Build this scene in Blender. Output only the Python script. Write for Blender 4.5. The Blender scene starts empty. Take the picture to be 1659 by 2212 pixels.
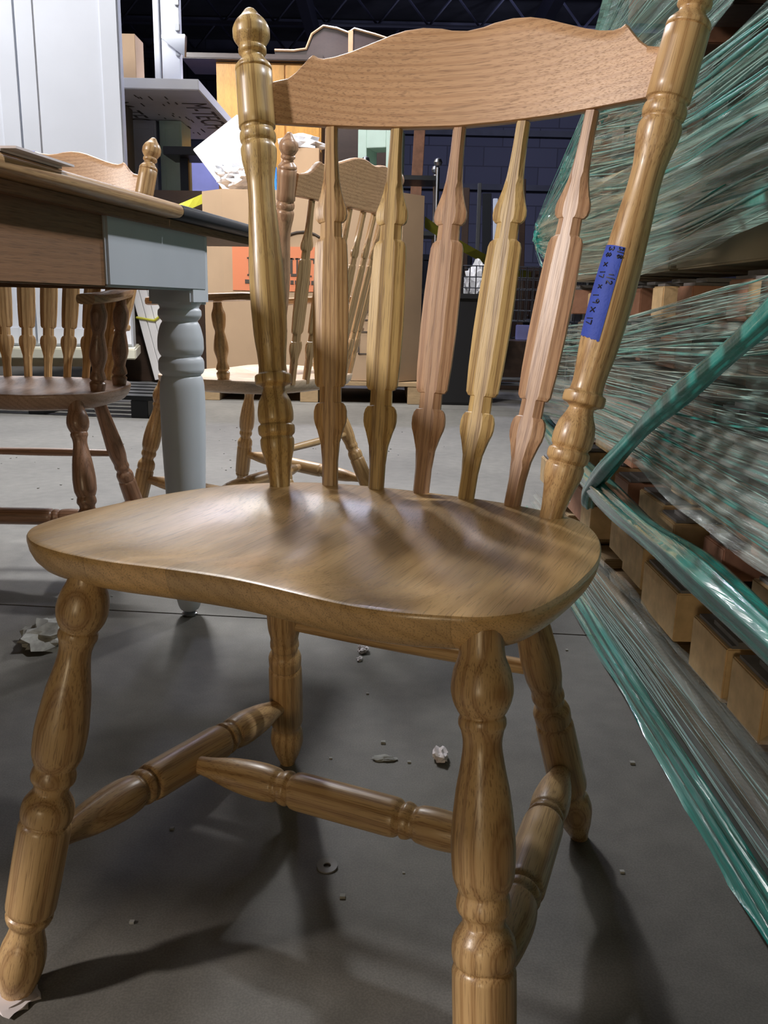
import bpy, bmesh, math, random
from mathutils import Vector, Matrix, Quaternion
R = math.radians
PI = math.pi
rnd = random.Random(7)
scene = bpy.context.scene
COL = scene.collection

# ------------------------------------------------------------------ camera
cam_d = bpy.data.cameras.new('camera')
cam_d.sensor_fit = 'HORIZONTAL'
cam_d.sensor_width = 36.0
cam_d.lens = 36.0 * 1854.55 / 1659.0
cam_d.clip_start = 0.02
cam_d.clip_end = 100
cam = bpy.data.objects.new('camera', cam_d)
COL.objects.link(cam)
CAM_POS = Vector((0, 0, 0.6617))
cam.matrix_world = (Matrix.Translation(CAM_POS) @ Matrix.Rotation(R(90 - 13.6998), 4, 'X')
                    @ Matrix.Rotation(R(1.2586), 4, 'Z'))
scene.camera = cam

# ------------------------------------------------------------------ exposure, world
vs = scene.view_settings
vs.view_transform = 'Standard'
vs.look = 'None'
vs.gamma = 1.0
vs.use_curve_mapping = False
vs.exposure = 0.35
scene.cycles.max_bounces = 8
scene.cycles.transparent_max_bounces = 24
world = bpy.data.worlds.new('world')
scene.world = world
world.use_nodes = True
world.node_tree.nodes['Background'].inputs[0].default_value = (0.60, 0.68, 0.85, 1)
world.node_tree.nodes['Background'].inputs[1].default_value = 0.038

# ------------------------------------------------------------------ hall lamps, with added fill lights and glint strips
def lamp(name, loc, target, energy, color, size, spot=None, blend=0.5):
    if spot:
        d = bpy.data.lights.new(name, 'SPOT')
        d.spot_size = R(spot)
        d.spot_blend = blend
        d.shadow_soft_size = size
    else:
        d = bpy.data.lights.new(name, 'AREA')
        d.shape = 'DISK'
        d.size = size
    d.energy = energy
    d.color = color
    o = bpy.data.objects.new(name, d)
    COL.objects.link(o)
    o.location = loc
    o.rotation_euler = (Vector(target) - Vector(loc)).to_track_quat('-Z', 'Y').to_euler()
    return o
COOL = (0.97, 0.97, 0.98)
lamp('bay_or_fill_lamp', (-5.0, -1.0, 3.2), (0.1, 1.2, 0.8), 900, (1.0, 0.92, 0.86), 0.20, spot=34, blend=0.4)
lamp('bay_or_fill_lamp', (-1.1, -2.6, 0.85), (0.2, 1.2, 0.40), 14, (1.0, 0.80, 0.52), 0.5)  # low warm fill, added to lift the chair legs and board ends
lamp('bay_or_fill_lamp', (2.2, 5.5, 3.5), (-0.7, 2.8, 0.2), 260, COOL, 0.12, spot=50, blend=0.6)
lamp('bay_or_fill_lamp', (2.6, 1.5, 4.5), (-0.6, 1.7, 0.3), 440, (0.97, 0.97, 1.0), 0.10, spot=44, blend=0.5)
lamp('bay_or_fill_lamp', (-1.6, 5.2, 4.8), (-0.6, 4.1, 0.0), 1150, COOL, 0.4, spot=62, blend=0.8)
lamp('bay_or_fill_lamp', (-1.3, 5.4, 4.6), (0.0, 1.0, 0.4), 270, COOL, 0.15, spot=26, blend=0.8)
lamp('bay_or_fill_lamp', (-0.9, 3.4, 3.9), (-0.5, 6.3, 0.9), 620, (1.0, 0.97, 0.95), 0.3, spot=44, blend=0.6)  # added light that brightens the tall cardboard box
lamp('bay_or_fill_lamp', (-4.2, 3.4, 5.0), (-2.6, 7.0, 2.2), 1050, COOL, 0.5, spot=60, blend=0.6)
lamp('bay_or_fill_lamp', (-0.6, 9.0, 5.2), (-1.6, 10.5, 1.5), 220, (0.72, 0.75, 1.0), 0.6)
lamp('bay_or_fill_lamp', (3.5, 13.0, 5.2), (1.0, 17.0, 2.5), 170, (0.72, 0.75, 1.0), 0.6)
def glint_light(x, y, z, e):  # added unseen strips that put glints on the stretch film
    o = lamp('glint_light', (x, y, z), (x, y, 0), e, COOL, 1.2)
    o.data.shape = 'RECTANGLE'; o.data.size = .12; o.data.size_y = 1.5
    return o
for y in (3.6, 6.0, 8.4): glint_light(-2.9, y, 4.9, 12)
for y in (4.2, 6.4, 8.6): glint_light(-1.9, y, 4.4, 8)
for y in (3.6, 5.6, 7.8): glint_light(-.8, y, 3.7, 7)

# ------------------------------------------------------------------ helpers
def link(o, parent=None):
    COL.objects.link(o)
    if parent is not None:
        o.parent = parent
    return o

def tag(o, label=None, cat=None, group=None, kind=None):
    if label: o['label'] = label
    if cat: o['category'] = cat
    if group: o['group'] = group
    if kind: o['kind'] = kind
    return o

def thing(name, label, cat, loc=(0, 0, 0), rotz=0.0, group=None):
    o = bpy.data.objects.new(name, None)
    o.empty_display_size = 0.1
    COL.objects.link(o)
    o.location = loc
    o.rotation_euler = (0, 0, rotz)
    return tag(o, label, cat, group)

def mesh(name, vf, mat, parent=None, smooth=True, angle=38, loc=None, mw=None):
    me = bpy.data.meshes.new(name)
    me.from_pydata([tuple(v) for v in vf[0]], [], vf[1])
    me.validate()
    bm = bmesh.new(); bm.from_mesh(me)
    bmesh.ops.recalc_face_normals(bm, faces=bm.faces)
    bm.to_mesh(me); bm.free()
    if smooth:
        me.shade_smooth()
        me.set_sharp_from_angle(angle=R(angle))
    me.materials.append(mat)
    o = bpy.data.objects.new(name, me)
    link(o, parent)
    if loc is not None: o.location = loc
    if mw is not None: o.matrix_local = mw
    return o

class MB:
    """collects simple shapes and links them as one mesh"""
    def __init__(s): s.v = []; s.f = []
    def add(s, v, f, M=None):
        n = len(s.v)
        s.v += [(M @ Vector(p)) if M is not None else Vector(p) for p in v]
        s.f += [tuple(i + n for i in q) for q in f]
        return s
    def box(s, x0, x1, y0, y1, z0, z1, M=None):
        v = [(x0,y0,z0),(x1,y0,z0),(x1,y1,z0),(x0,y1,z0),(x0,y0,z1),(x1,y0,z1),(x1,y1,z1),(x0,y1,z1)]
        f = [(0,3,2,1),(4,5,6,7),(0,1,5,4),(1,2,6,5),(2,3,7,6),(3,0,4,7)]
        return s.add(v, f, M)
    def bbox(s, x0, x1, y0, y1, z0, z1, b=0.004, M=None):
        """box with chamfered edges"""
        b = min(b, (x1-x0)*.45, (y1-y0)*.45, (z1-z0)*.45)
        bm = bmesh.new()
        bmesh.ops.create_cube(bm, size=1)
        for q in bm.verts:
            q.co = Vector((x0+(q.co.x+.5)*(x1-x0), y0+(q.co.y+.5)*(y1-y0), z0+(q.co.z+.5)*(z1-z0)))
        bmesh.ops.bevel(bm, geom=bm.edges[:], offset=b, segments=2, affect='EDGES')
        bm.verts.index_update()
        s.add([q.co.copy() for q in bm.verts], [tuple(w.index for w in q.verts) for q in bm.faces], M)
        bm.free()
        return s
    def tube(s, pts, r, n=8, M=None, cap=True, lobes=0, amp=0.0):
        v, f = tube_vf(pts, r, n, cap, lobes, amp)
        return s.add(v, f, M)
    def lathe(s, prof, n=24, M=None):
        v, f = lathe_vf(prof, n)
        return s.add(v, f, M)
    def prism(s, pts, z0, z1, M=None):
        n = len(pts)
        v = [(x, y, z0) for x, y in pts] + [(x, y, z1) for x, y in pts]
        f = [tuple(range(n))[::-1], tuple(range(n, 2*n))] + [(i, (i+1) % n, n+(i+1) % n, n+i) for i in range(n)]
        return s.add(v, f, M)
    def build(s, name, mat, parent=None, **k):
        return mesh(name, (s.v, s.f), mat, parent, **k)

def tube_vf(pts, r, n=8, cap=True, lobes=0, amp=0.0):
    pts = [Vector(p) for p in pts]
    m = len(pts)
    rr = r if isinstance(r, (list, tuple)) else [r]*m
    v = []; f = []
    up = Vector((0, 0, 1))
    for i, p in enumerate(pts):
        t = (pts[min(i+1, m-1)] - pts[max(i-1, 0)]).normalized()
        u = t.cross(up)
        if u.length < 1e-3: u = t.cross(Vector((0, 1, 0)))
        u.normalize(); w = u.cross(t)
        for k in range(n):
            a = 2*PI*k/n
            q = rr[i]*(1 + amp*math.sin(lobes*a + i*0.03) + amp*.5*math.sin((lobes+3)*a - i*.02)) if lobes else rr[i]
            v.append(p + u*math.cos(a)*q + w*math.sin(a)*q)
    for i in range(m-1):
        for k in range(n):
            f.append((i*n+k, i*n+(k+1) % n, (i+1)*n+(k+1) % n, (i+1)*n+k))
    if cap:
        f.append(tuple(range(n))[::-1]); f.append(tuple(range((m-1)*n, m*n)))
    return v, f

def pchip(pts, sub=5):
    """monotone cubic resampling of a profile [(h, r)...]"""
    x = [p[0] for p in pts]; y = [p[1] for p in pts]; n = len(x)
    d = [(y[i+1]-y[i])/max(x[i+1]-x[i], 1e-9) for i in range(n-1)]
    m = [d[0]] + [0 if d[i-1]*d[i] <= 0 else 2*d[i-1]*d[i]/(d[i-1]+d[i]) for i in range(1, n-1)] + [d[-1]]
    out = []
    for i in range(n-1):
        h = x[i+1]-x[i]
        k = sub if h > .006 else 3
        for j in range(k):
            t = j/k
            a = (1+2*t)*(1-t)**2; b = t*(1-t)**2; c = t*t*(3-2*t); e = t*t*(t-1)
            out.append((x[i]+t*h, a*y[i]+b*h*m[i]+c*y[i+1]+e*h*m[i+1]))
    out.append((x[-1], y[-1]))
    return out

def interp(pts, x):
    if x <= pts[0][0]: return pts[0][1]
    for (a, b), (c, d) in zip(pts, pts[1:]):
        if x <= c: return b+(d-b)*(x-a)/max(c-a, 1e-9)
    return pts[-1][1]

def lathe_vf(prof, n=28):
    v = []; f = []
    for z, r in prof:
        for k in range(n):
            a = 2*PI*k/n
            v.append((r*math.cos(a), r*math.sin(a), z))
    for i in range(len(prof)-1):
        for k in range(n):
            f.append((i*n+k, i*n+(k+1) % n, (i+1)*n+(k+1) % n, (i+1)*n+k))
    f.append(tuple(range(n))[::-1]); f.append(tuple(range((len(prof)-1)*n, len(prof)*n)))
    return v, f

def axis_matrix(p0, p1, roll=0.0):
    p0 = Vector(p0); p1 = Vector(p1)
    q = (p1-p0).to_track_quat('Z', 'Y')
    return Matrix.Translation(p0) @ q.to_matrix().to_4x4() @ Matrix.Rotation(roll, 4, 'Z')

# ------------------------------------------------------------------ materials
class NT:
    def __init__(s, name):
        s.m = bpy.data.materials.new(name); s.m.use_nodes = True
        s.t = s.m.node_tree; s.b = s.t.nodes['Principled BSDF']
        s.out = s.t.nodes['Material Output']
    def n(s, ty, **k):
        o = s.t.nodes.new(ty)
        for a, b in k.items():
            if a in o.inputs.keys(): o.inputs[a].default_value = b
            else: setattr(o, a, b)
        return o
    def l(s, a, b): s.t.links.new(a, b)
    def ramp(s, src, stops):
        r = s.n('ShaderNodeValToRGB')
        e = r.color_ramp.elements
        while len(e) > 1: e.remove(e[-1])
        for i, (p, c) in enumerate(stops):
            q = e[0] if i == 0 else e.new(p)
            q.position = p; q.color = tuple(c) + (1,) if len(c) == 3 else c
        s.l(src, r.inputs[0])
        return r.outputs[0]
    def mix(s, fac, a, b, mode='MIX'):
        m = s.n('ShaderNodeMix', data_type='RGBA', blend_type=mode)
        for sock, v in ((m.inputs[0], fac), (m.inputs[6], a), (m.inputs[7], b)):
            if isinstance(v, (int, float)): sock.default_value = v
            elif isinstance(v, tuple): sock.default_value = tuple(v)+(1,) if len(v) == 3 else v
            else: s.l(v, sock)
        return m.outputs[2]
    def coords(s, scale=(1, 1, 1), rot=(0, 0, 0), rand=0.0, kind='Object'):
        tc = s.n('ShaderNodeTexCoord')
        mp = s.n('ShaderNodeMapping')
        mp.inputs['Scale'].default_value = scale
        mp.inputs['Rotation'].default_value = rot
        src = tc.outputs[kind]
        if rand:
            oi = s.n('ShaderNodeObjectInfo')
            cv = s.n('ShaderNodeVectorMath', operation='SCALE')
            cv.inputs[0].default_value = (1.0, 0.77, 1.3)
            ml = s.n('ShaderNodeMath', operation='MULTIPLY')
            ml.inputs[1].default_value = rand
            s.l(oi.outputs['Random'], ml.inputs[0])
            s.l(ml.outputs[0], cv.inputs['Scale'])
            ad = s.n('ShaderNodeVectorMath', operation='ADD')
            s.l(src, ad.inputs[0]); s.l(cv.outputs[0], ad.inputs[1])
            src = ad.outputs[0]
        s.l(src, mp.inputs[0])
        return mp.outputs[0]
    def bump(s, h, strength, dist=0.001):
        b = s.n('ShaderNodeBump')
        b.inputs['Strength'].default_value = strength
        b.inputs['Distance'].default_value = dist
        s.l(h, b.inputs['Height'])
        s.l(b.outputs[0], s.b.inputs['Normal'])

def wood(name, light, dark, axis='z', rough=0.36, ring=55, contrast=1.0, coat=0.35, rand=3.0, pore=1.0, planks=0.0):
    m = NT(name)
    rot = {'z': (0, 0, 0), 'x': (0, R(90), 0), 'y': (R(90), 0, 0)}[axis]
    rm = Matrix.Rotation(0, 3, 'X')
    stretch = {'z': (1, 1, .10), 'x': (.10, 1, 1), 'y': (1, .10, 1)}[axis]
    fine = {'z': (900, 900, 22), 'x': (22, 900, 900), 'y': (900, 22, 900)}[axis]
    big = {'z': (14, 14, 1.6), 'x': (1.6, 14, 14), 'y': (14, 1.6, 14)}[axis]
    co = m.coords(scale=stretch, rand=rand)
    wv = m.n('ShaderNodeTexWave', wave_type='RINGS', rings_direction={'z': 'Z', 'x': 'X', 'y': 'Y'}[axis])
    wv.inputs['Scale'].default_value = ring
    wv.inputs['Distortion'].default_value = 7.0
    wv.inputs['Detail'].default_value = 2.0
    wv.inputs['Detail Scale'].default_value = 0.35
    m.l(co, wv.inputs[0])
    mid = tuple(a*.45+b*.55 for a, b in zip(light, dark))
    c = m.ramp(wv.outputs[1], [(0.0, light), (.55, tuple(a*.88+b*.12 for a, b in zip(light, dark))),
                               (.84, mid), (.95, dark), (1.0, mid)])
    c = m.mix(1-contrast, c, light)
    nz = m.n('ShaderNodeTexNoise'); nz.inputs['Scale'].default_value = 1.0; nz.inputs['Detail'].default_value = 3
    m.l(m.coords(scale=fine, rand=rand), nz.inputs[0])
    pr = m.ramp(nz.outputs[0], [(.36, (1, 1, 1)), (.46, (0, 0, 0))])
    pm = m.n('ShaderNodeMath', operation='MULTIPLY'); pm.inputs[1].default_value = .55*pore
    m.l(pr, pm.inputs[0])
    c = m.mix(pm.outputs[0], c, tuple(a*.55 for a in dark))
    n2 = m.n('ShaderNodeTexNoise'); n2.inputs['Scale'].default_value = 1.0; n2.inputs['Detail'].default_value = 2
    m.l(m.coords(scale=big, rand=rand), n2.inputs[0])
    tone = m.ramp(n2.outputs[0], [(.3, (.80, .78, .74)), (.7, (1.12, 1.08, 1.02))])
    c = m.mix(.8, c, tone, 'MULTIPLY')
    if planks:
        br = m.n('ShaderNodeTexBrick')
        br.inputs['Color1'].default_value = (.84, .82, .80, 1); br.inputs['Color2'].default_value = (1.08, 1.03, .97, 1)
        br.inputs['Mortar'].default_value = (.80, .76, .7, 1); br.inputs['Scale'].default_value = 1.0
        br.inputs['Mortar Size'].default_value = .0006; br.inputs['Brick Width'].default_value = 4.0
        br.inputs['Row Height'].default_value = planks; br.offset = .37
        m.l(m.coords(rot=(0, 0, R(90) if axis == 'y' else 0)), br.inputs[0])
        c = m.mix(1.0, c, br.outputs[0], 'MULTIPLY')
    m.l(c, m.b.inputs['Base Color'])
    rr = m.ramp(nz.outputs[0], [(.3, (rough+.14,)*3), (.6, (rough,)*3)])
    m.l(rr, m.b.inputs['Roughness'])
    m.b.inputs['Coat Weight'].default_value = coat
    m.b.inputs['Coat Roughness'].default_value = .25
    m.bump(nz.outputs[0], .25, .0006)
    return m.m

def plain(name, col, rough=.5, metal=0.0, noise=0.0, nscale=8.0, bump=0.0, bscale=120, coat=0.0, emit=None):
    m = NT(name)
    m.b.inputs['Roughness'].default_value = rough
    m.b.inputs['Metallic'].default_value = metal
    m.b.inputs['Coat Weight'].default_value = coat
    if noise:
        nz = m.n('ShaderNodeTexNoise'); nz.inputs['Scale'].default_value = nscale; nz.inputs['Detail'].default_value = 5
        m.l(m.coords(rand=5.0), nz.inputs[0])
        c = m.ramp(nz.outputs[0], [(.3, tuple(a*(1-noise) for a in col)), (.7, tuple(min(1, a*(1+noise*.5)) for a in col))])
        m.l(c, m.b.inputs['Base Color'])
    else:
        m.b.inputs['Base Color'].default_value = tuple(col)+(1,)
    if bump:
        nz = m.n('ShaderNodeTexNoise'); nz.inputs['Scale'].default_value = bscale; nz.inputs['Detail'].default_value = 4
        m.l(m.coords(), nz.inputs[0])
        m.bump(nz.outputs[0], bump, .002)
    return m.m

OAK_L = (.63, .42, .205); OAK_D = (.30, .155, .062)
M = {}
M['oak_turn'] = wood('oak_turned', OAK_L, (.30, .15, .055), 'z', ring=34, contrast=.7)
M['oak_yellow'] = wood('oak_yellow', (.66, .475, .21), (.24, .13, .045), 'z', ring=26, contrast=.85)
M['oak_rose'] = wood('oak_rose', (.56, .355, .225), (.30, .155, .09), 'z', ring=40, contrast=.75)
M['oak_spindle'] = wood('oak_spindle', (.64, .43, .225), (.30, .155, .07), 'z', ring=60, contrast=.8)
M['oak_seat'] = wood('oak_seat', (.78, .53, .25), (.52, .32, .135), 'y', ring=22, contrast=.45, rough=.32, coat=.6, planks=.085)
M['oak_crest'] = wood('oak_crest', (.66, .41, .235), (.42, .22, .11), 'x', ring=36, contrast=.6, rough=.42, coat=.15)
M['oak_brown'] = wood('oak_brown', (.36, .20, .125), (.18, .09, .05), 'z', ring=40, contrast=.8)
M['oak_seat_lit'] = wood('oak_seat_lit', (.84, .66, .50), (.60, .42, .28), 'y', ring=22, contrast=.4)  # seat oak paled, strong light on the seat is in the colour
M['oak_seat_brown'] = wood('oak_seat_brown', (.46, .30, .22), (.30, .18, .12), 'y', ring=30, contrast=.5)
M['oak_flat'] = wood('oak_flat', (.60, .38, .19), (.30, .15, .07), 'y', ring=40, contrast=.7)
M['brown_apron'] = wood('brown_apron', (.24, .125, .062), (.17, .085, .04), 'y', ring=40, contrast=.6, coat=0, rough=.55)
M['tape'] = plain('blue_tape', (.040, .085, .50), .65, noise=.12, nscale=40, bump=.3, bscale=300)
M['ink'] = plain('ink', (.012, .012, .03), .5)
M['grey_paint'] = plain('pale_grey_paint', (.50, .535, .59), .45, noise=.05, nscale=6)
M['leg_paint_lit'] = plain('lit_leg_paint', (.66, .70, .76), .42, noise=.05, nscale=6)  # table paint whitened to stand for light falling on the leg
M['dark_paint'] = plain('dark_navy_paint', (.020, .022, .032), .65, noise=.3, nscale=30)
M['white_paint'] = plain('white_paint', (.70, .72, .78), .38, noise=.04, nscale=3)
M['white_side'] = plain('white_side', (.62, .66, .74), .4)
M['steel'] = plain('steel', (.45, .46, .48), .3, metal=1.0)
M['dark_steel'] = plain('dark_steel', (.03, .032, .036), .4, metal=.6)
M['black'] = plain('black_plastic', (.012, .012, .014), .45)
M['cardboard'] = plain('cardboard', (.42, .285, .175), .8, noise=.08, nscale=4)
M['cardboard_print'] = plain('dark_print', (.06, .045, .035), .8)
M['orange_print'] = plain('orange_print', (.62, .20, .09), .7)
M['pallet'] = wood('pallet_wood', (.42, .30, .17), (.26, .17, .09), 'x', contrast=.6, coat=0, rough=.7)
M['board_end'] = plain('sawn_end_grain', (.68, .48, .26), .75, noise=.22, nscale=35, bump=.4, bscale=90)
M['board_pink'] = plain('pink_end_grain', (.50, .26, .17), .75, noise=.2, nscale=30, bump=.4, bscale=90)
M['board_brown'] = plain('red_brown_wood', (.25, .115, .065), .7, noise=.25, nscale=20, bump=.4, bscale=70)
M['board_pale'] = plain('pale_plywood', (.50, .42, .29), .7, noise=.3, nscale=5)
M['slate'] = plain('grey_sheet', (.20, .195, .20), .6, noise=.25, nscale=25)
M['slate_edge'] = plain('black_sheet_edge', (.018, .018, .02), .7)
M['green_white'] = plain('pale_green_paint', (.60, .78, .66), .4, noise=.06)
M['cream'] = plain('cream_paint', (.72, .70, .58), .5)
M['foam'] = plain('white_foam', (.90, .90, .92), .7)
M['foam_face'] = plain('printed_foil', (.60, .58, .59), .55, noise=.06, nscale=9)
M['orange_wood'] = wood('orange_wood', (.80, .40, .07), (.58, .25, .04), 'z', ring=26, contrast=.6)
M['dark_wood'] = wood('dark_wood', (.055, .032, .022), (.03, .018, .012), 'x', contrast=.5)
M['white_film'] = plain('crumpled_white_film', (.75, .76, .80), .3, noise=.25, nscale=14, bump=1.0, bscale=30)
M['blue_panel'] = plain('periwinkle_panel', (.20, .21, .46), .6, noise=.2, nscale=3)
M['yellow'] = plain('yellow_tape', (.62, .60, .06), .5)
M['paper'] = plain('paper', (.80, .74, .76), .7)
M['grit'] = plain('grit', (.35, .35, .33), .9, noise=.4, nscale=60)
M['pink_wire'] = plain('pink_wire', (.55, .25, .25), .5)
M['mesh_metal'] = plain('cart_wire', (.30, .31, .34), .35, metal=1.0)

def concrete():
    m = NT('concrete_floor')
    co = m.coords(kind='Object')
    a = m.n('ShaderNodeTexNoise'); a.inputs['Scale'].default_value = 1.6; a.inputs['Detail'].default_value = 8
    b = m.n('ShaderNodeTexNoise'); b.inputs['Scale'].default_value = 26; b.inputs['Detail'].default_value = 8
    c = m.n('ShaderNodeTexNoise'); c.inputs['Scale'].default_value = 420; c.inputs['Detail'].default_value = 2
    for q in (a, b, c): m.l(co, q.inputs[0])
    x = m.ramp(a.outputs[0], [(.3, (.116, .110, .099)), (.7, (.176, .167, .149))])
    y = m.ramp(b.outputs[0], [(.35, (.80, .80, .80)), (.65, (1.1, 1.1, 1.1))])
    z = m.ramp(c.outputs[0], [(.40, (.82, .82, .82)), (.62, (1.15, 1.15, 1.15))])
    x = m.mix(.6, x, y, 'MULTIPLY'); x = m.mix(.7, x, z, 'MULTIPLY')
    m.l(x, m.b.inputs['Base Color'])
    m.b.inputs['Roughness'].default_value = .62
    m.bump(b.outputs[0], .12, .002)
    return m.m
M['floor'] = concrete()

def film_mat(name, tint, a0, a1, streak=(3, 60, 60), rough=.14, bd=.011):
    """thin stretch film: tinted, part see-through, glossy, with stretched folds"""
    m = NT(name)
    nz = m.n('ShaderNodeTexNoise'); nz.inputs['Scale'].default_value = 1.0; nz.inputs['Detail'].default_value = 5
    nz.inputs['Roughness'].default_value = .6
    m.l(m.coords(scale=streak), nz.inputs[0])
    al = m.ramp(nz.outputs[0], [(.36, (a0,)*3), (.66, (a1,)*3)])
    col = m.ramp(nz.outputs[0], [(.35, tuple(t*.6 for t in tint)), (.55, tint), (.72, tuple(min(1, t*1.25+.12) for t in tint))])  # lightest stop raised to stand for white highlight streaks
    m.l(col, m.b.inputs['Base Color'])
    m.l(al, m.b.inputs['Alpha'])
    m.b.inputs['Roughness'].default_value = rough
    m.b.inputs['Specular IOR Level'].default_value = 1.0
    m.b.inputs['Coat Weight'].default_value = 1.0
    m.b.inputs['Coat Roughness'].default_value = .06
    bb = m.n('ShaderNodeBump'); bb.inputs['Strength'].default_value = 1.0; bb.inputs['Distance'].default_value = bd
    n2 = m.n('ShaderNodeTexNoise'); n2.inputs['Scale'].default_value = 1.0; n2.inputs['Detail'].default_value = 3
    m.l(m.coords(scale=(.01, 5, 40)), n2.inputs[0])
    ad = m.n('ShaderNodeMath', operation='ADD'); ml = m.n('ShaderNodeMath', operation='MULTIPLY'); ml.inputs[1].default_value = .3; m.l(n2.outputs[0], ml.inputs[0])
    m.l(nz.outputs[0], ad.inputs[0]); m.l(ml.outputs[0], ad.inputs[1])
    m.l(ad.outputs[0], bb.inputs['Height']); m.l(bb.outputs[0], m.b.inputs['Normal']); m.l(bb.outputs[0], m.b.inputs['Coat Normal'])
    return m.m
M['film'] = film_mat('teal_stretch_film', (.24, .50, .44), .12, .84, streak=(.01, .6, 85))
M['film_dense'] = film_mat('teal_bunched_film', (.035, .33, .28), .85, 1.0, streak=(.01, 1.2, 95), bd=.003)
M['film_fold'] = plain('pale_film_fold', (.42, .66, .62), .16, coat=1.0)
M['film_fold'].node_tree.nodes['Principled BSDF'].inputs['Alpha'].default_value = .8
M['film_rope'] = plain('teal_rope_film', (.025, .30, .27), .28, noise=.3, nscale=30, bump=.7, bscale=70, coat=.7)
M['film_mid'] = film_mat('grey_teal_stretch_film', (.26, .42, .40), .10, .78, streak=(.01, .55, 90))
M['film_clear'] = film_mat('clear_stretch_film', (.42, .50, .48), .10, .62, streak=(.01, 1.0, 48))

# ------------------------------------------------------------------ setting
def struct(o): o['kind'] = 'structure'; return o
TH = R(1.2)
fl = bpy.data.objects.new('floor', None); COL.objects.link(fl); fl['kind'] = 'structure'
for k, (y0, y1) in enumerate([(-6, 1.706), (1.712, 5.6), (5.606, 12.0), (12.006, 26)]):
    # slabs between the saw-cut joints
    v = []; f = []
    for (x, y) in [(-12, y0), (12, y0), (12, y1), (-12, y1)]:
        v.append((x, y - .085*x if k > 0 or y > 0 else y, 0))
    if k == 0: v[0] = (-12, -6, 0); v[1] = (12, -6, 0)
    if k == 3: v[2] = (12, 26, 0); v[3] = (-12, 26, 0)
    v += [(a, b, -.06) for a, b, _ in v]
    f = [(0, 1, 2, 3), (7, 6, 5, 4), (0, 4, 5, 1), (1, 5, 6, 2), (2, 6, 7, 3), (3, 7, 4, 0)]
    mesh('floor_slab', (v, f), M['floor'], fl, smooth=False)
MB().box(-12, 12, -6, 26, -.12, -.05).build('floor_bed', M['black'], fl, smooth=False)

def block_wall_mat():
    m = NT('blue_block_wall')
    br = m.n('ShaderNodeTexBrick')
    br.inputs['Color1'].default_value = (.052, .054, .088, 1); br.inputs['Color2'].default_value = (.070, .072, .112, 1)
    br.inputs['Mortar'].default_value = (.03, .03, .05, 1)
    br.inputs['Scale'].default_value = 1; br.inputs['Mortar Size'].default_value = .012
    br.inputs['Brick Width'].default_value = .8; br.inputs['Row Height'].default_value = .4
    m.l(m.coords(rot=(R(90), 0, 0)), br.inputs[0])
    m.l(br.outputs[0], m.b.inputs['Base Color']); m.b.inputs['Roughness'].default_value = .8
    return m.m
M['wall'] = block_wall_mat()
M['ceiling'] = plain('dark_roof_deck', (.06, .063, .085), .8, noise=.3, nscale=2)
M['joist'] = plain('joist_paint', (.045, .048, .085), .6)
struct(MB().box(-12, 12, 20, 20.2, 0, 6.0).build('wall_back', M['wall'], smooth=False))
struct(MB().box(-12.2, -12, -6, 20, 0, 6.0).build('wall_left', M['wall'], smooth=False))
struct(MB().box(12, 12.2, -6, 20, 0, 6.0).build('wall_right', M['wall'], smooth=False))
struct(MB().box(-12, 12, -6.2, -6, 0, 6.0).build('wall_rear', M['wall'], smooth=False))
struct(MB().box(-12, 12, -6, 20, 6.0, 6.1).build('ceiling', M['ceiling'], smooth=False))
def joist(y, z=5.35):
    r = bpy.data.objects.new('roof_joist', None); COL.objects.link(r); r['kind'] = 'structure'; r.location = (0, y, 0)
    MB().box(-12, 12, -.06, .06, z+.55, z+.62).build('top_chord', M['joist'], r, smooth=False)
    MB().box(-12, 12, -.06, .06, z, z+.06).build('bottom_chord', M['joist'], r, smooth=False)
    b = MB()
    x = -12
    while x < 11.5:
        b.tube([(x, 0, z+.05), (x+.45, 0, z+.57)], .022, 5); b.tube([(x+.45, 0, z+.57), (x+.9, 0, z+.05)], .022, 5)
        x += .9
    b.build('web', M['joist'], r, smooth=False)
for y in (9.5, 11.3, 13.1, 14.9, 16.7, 18.5): joist(y)
for x in (-5.2, -1.4, 2.4, 6.0):
    struct(MB().box(x-.08, x+.08, 8, 20, 5.0, 5.34).build('trim_1', M['joist'], smooth=False))
struct(MB().box(-5.4, -5.2, 15, 15.2, 0, 6).build('trim_2', M['joist'], smooth=False))
for k, zz in enumerate((3.1, 4.2)):
    struct(MB().box(-12, 12, 19.86, 19.98, zz, zz+.12).build('trim_%d' % (3+k), M['ceiling'], smooth=False))

# ------------------------------------------------------------------ chair
POST = [(-.02,.0120),(0,.0124),(.0267,.016),(.0500,.0209),(.0545,.0209),(.0583,.0190),(.062,.0222),(.0667,.0228),(.0712,.0222),(.0739,.0192),
        (.078,.0216),(.0850,.0221),(.0994,.020),(.11,.0152),(.1166,.0134),(.1195,.0170),(.1215,.0222),(.1265,.0228),(.1315,.0224),(.1344,.0178),
        (.1432,.0171),(.182,.0206),(.2263,.022),(.2595,.0214),(.2816,.02),(.3148,.0182),(.3424,.0166),(.359,.0167),(.3755,.0188),
        (.3893,.0214),(.4004,.0222),(.4060,.0203),(.4075,.0194),(.4110,.0216),(.4164,.0224),(.4205,.0216),(.4235,.0198),(.4262,.0200),(.4279,.0225),(.4929,.0225),
        (.4940,.0208),(.4957,.0226),(.4990,.0222),(.5051,.0175),(.5095,.0138),(.5130,.0130),(.5165,.0172),(.5205,.0172),(.5228,.0152),(.5262,.0175),(.5353,.0226),(.5419,.0228),
        (.5518,.0190),(.5584,.0130),(.5639,.0088),(.5670,.0064),(.5690,.0030),(.5694,.0004)]
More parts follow.
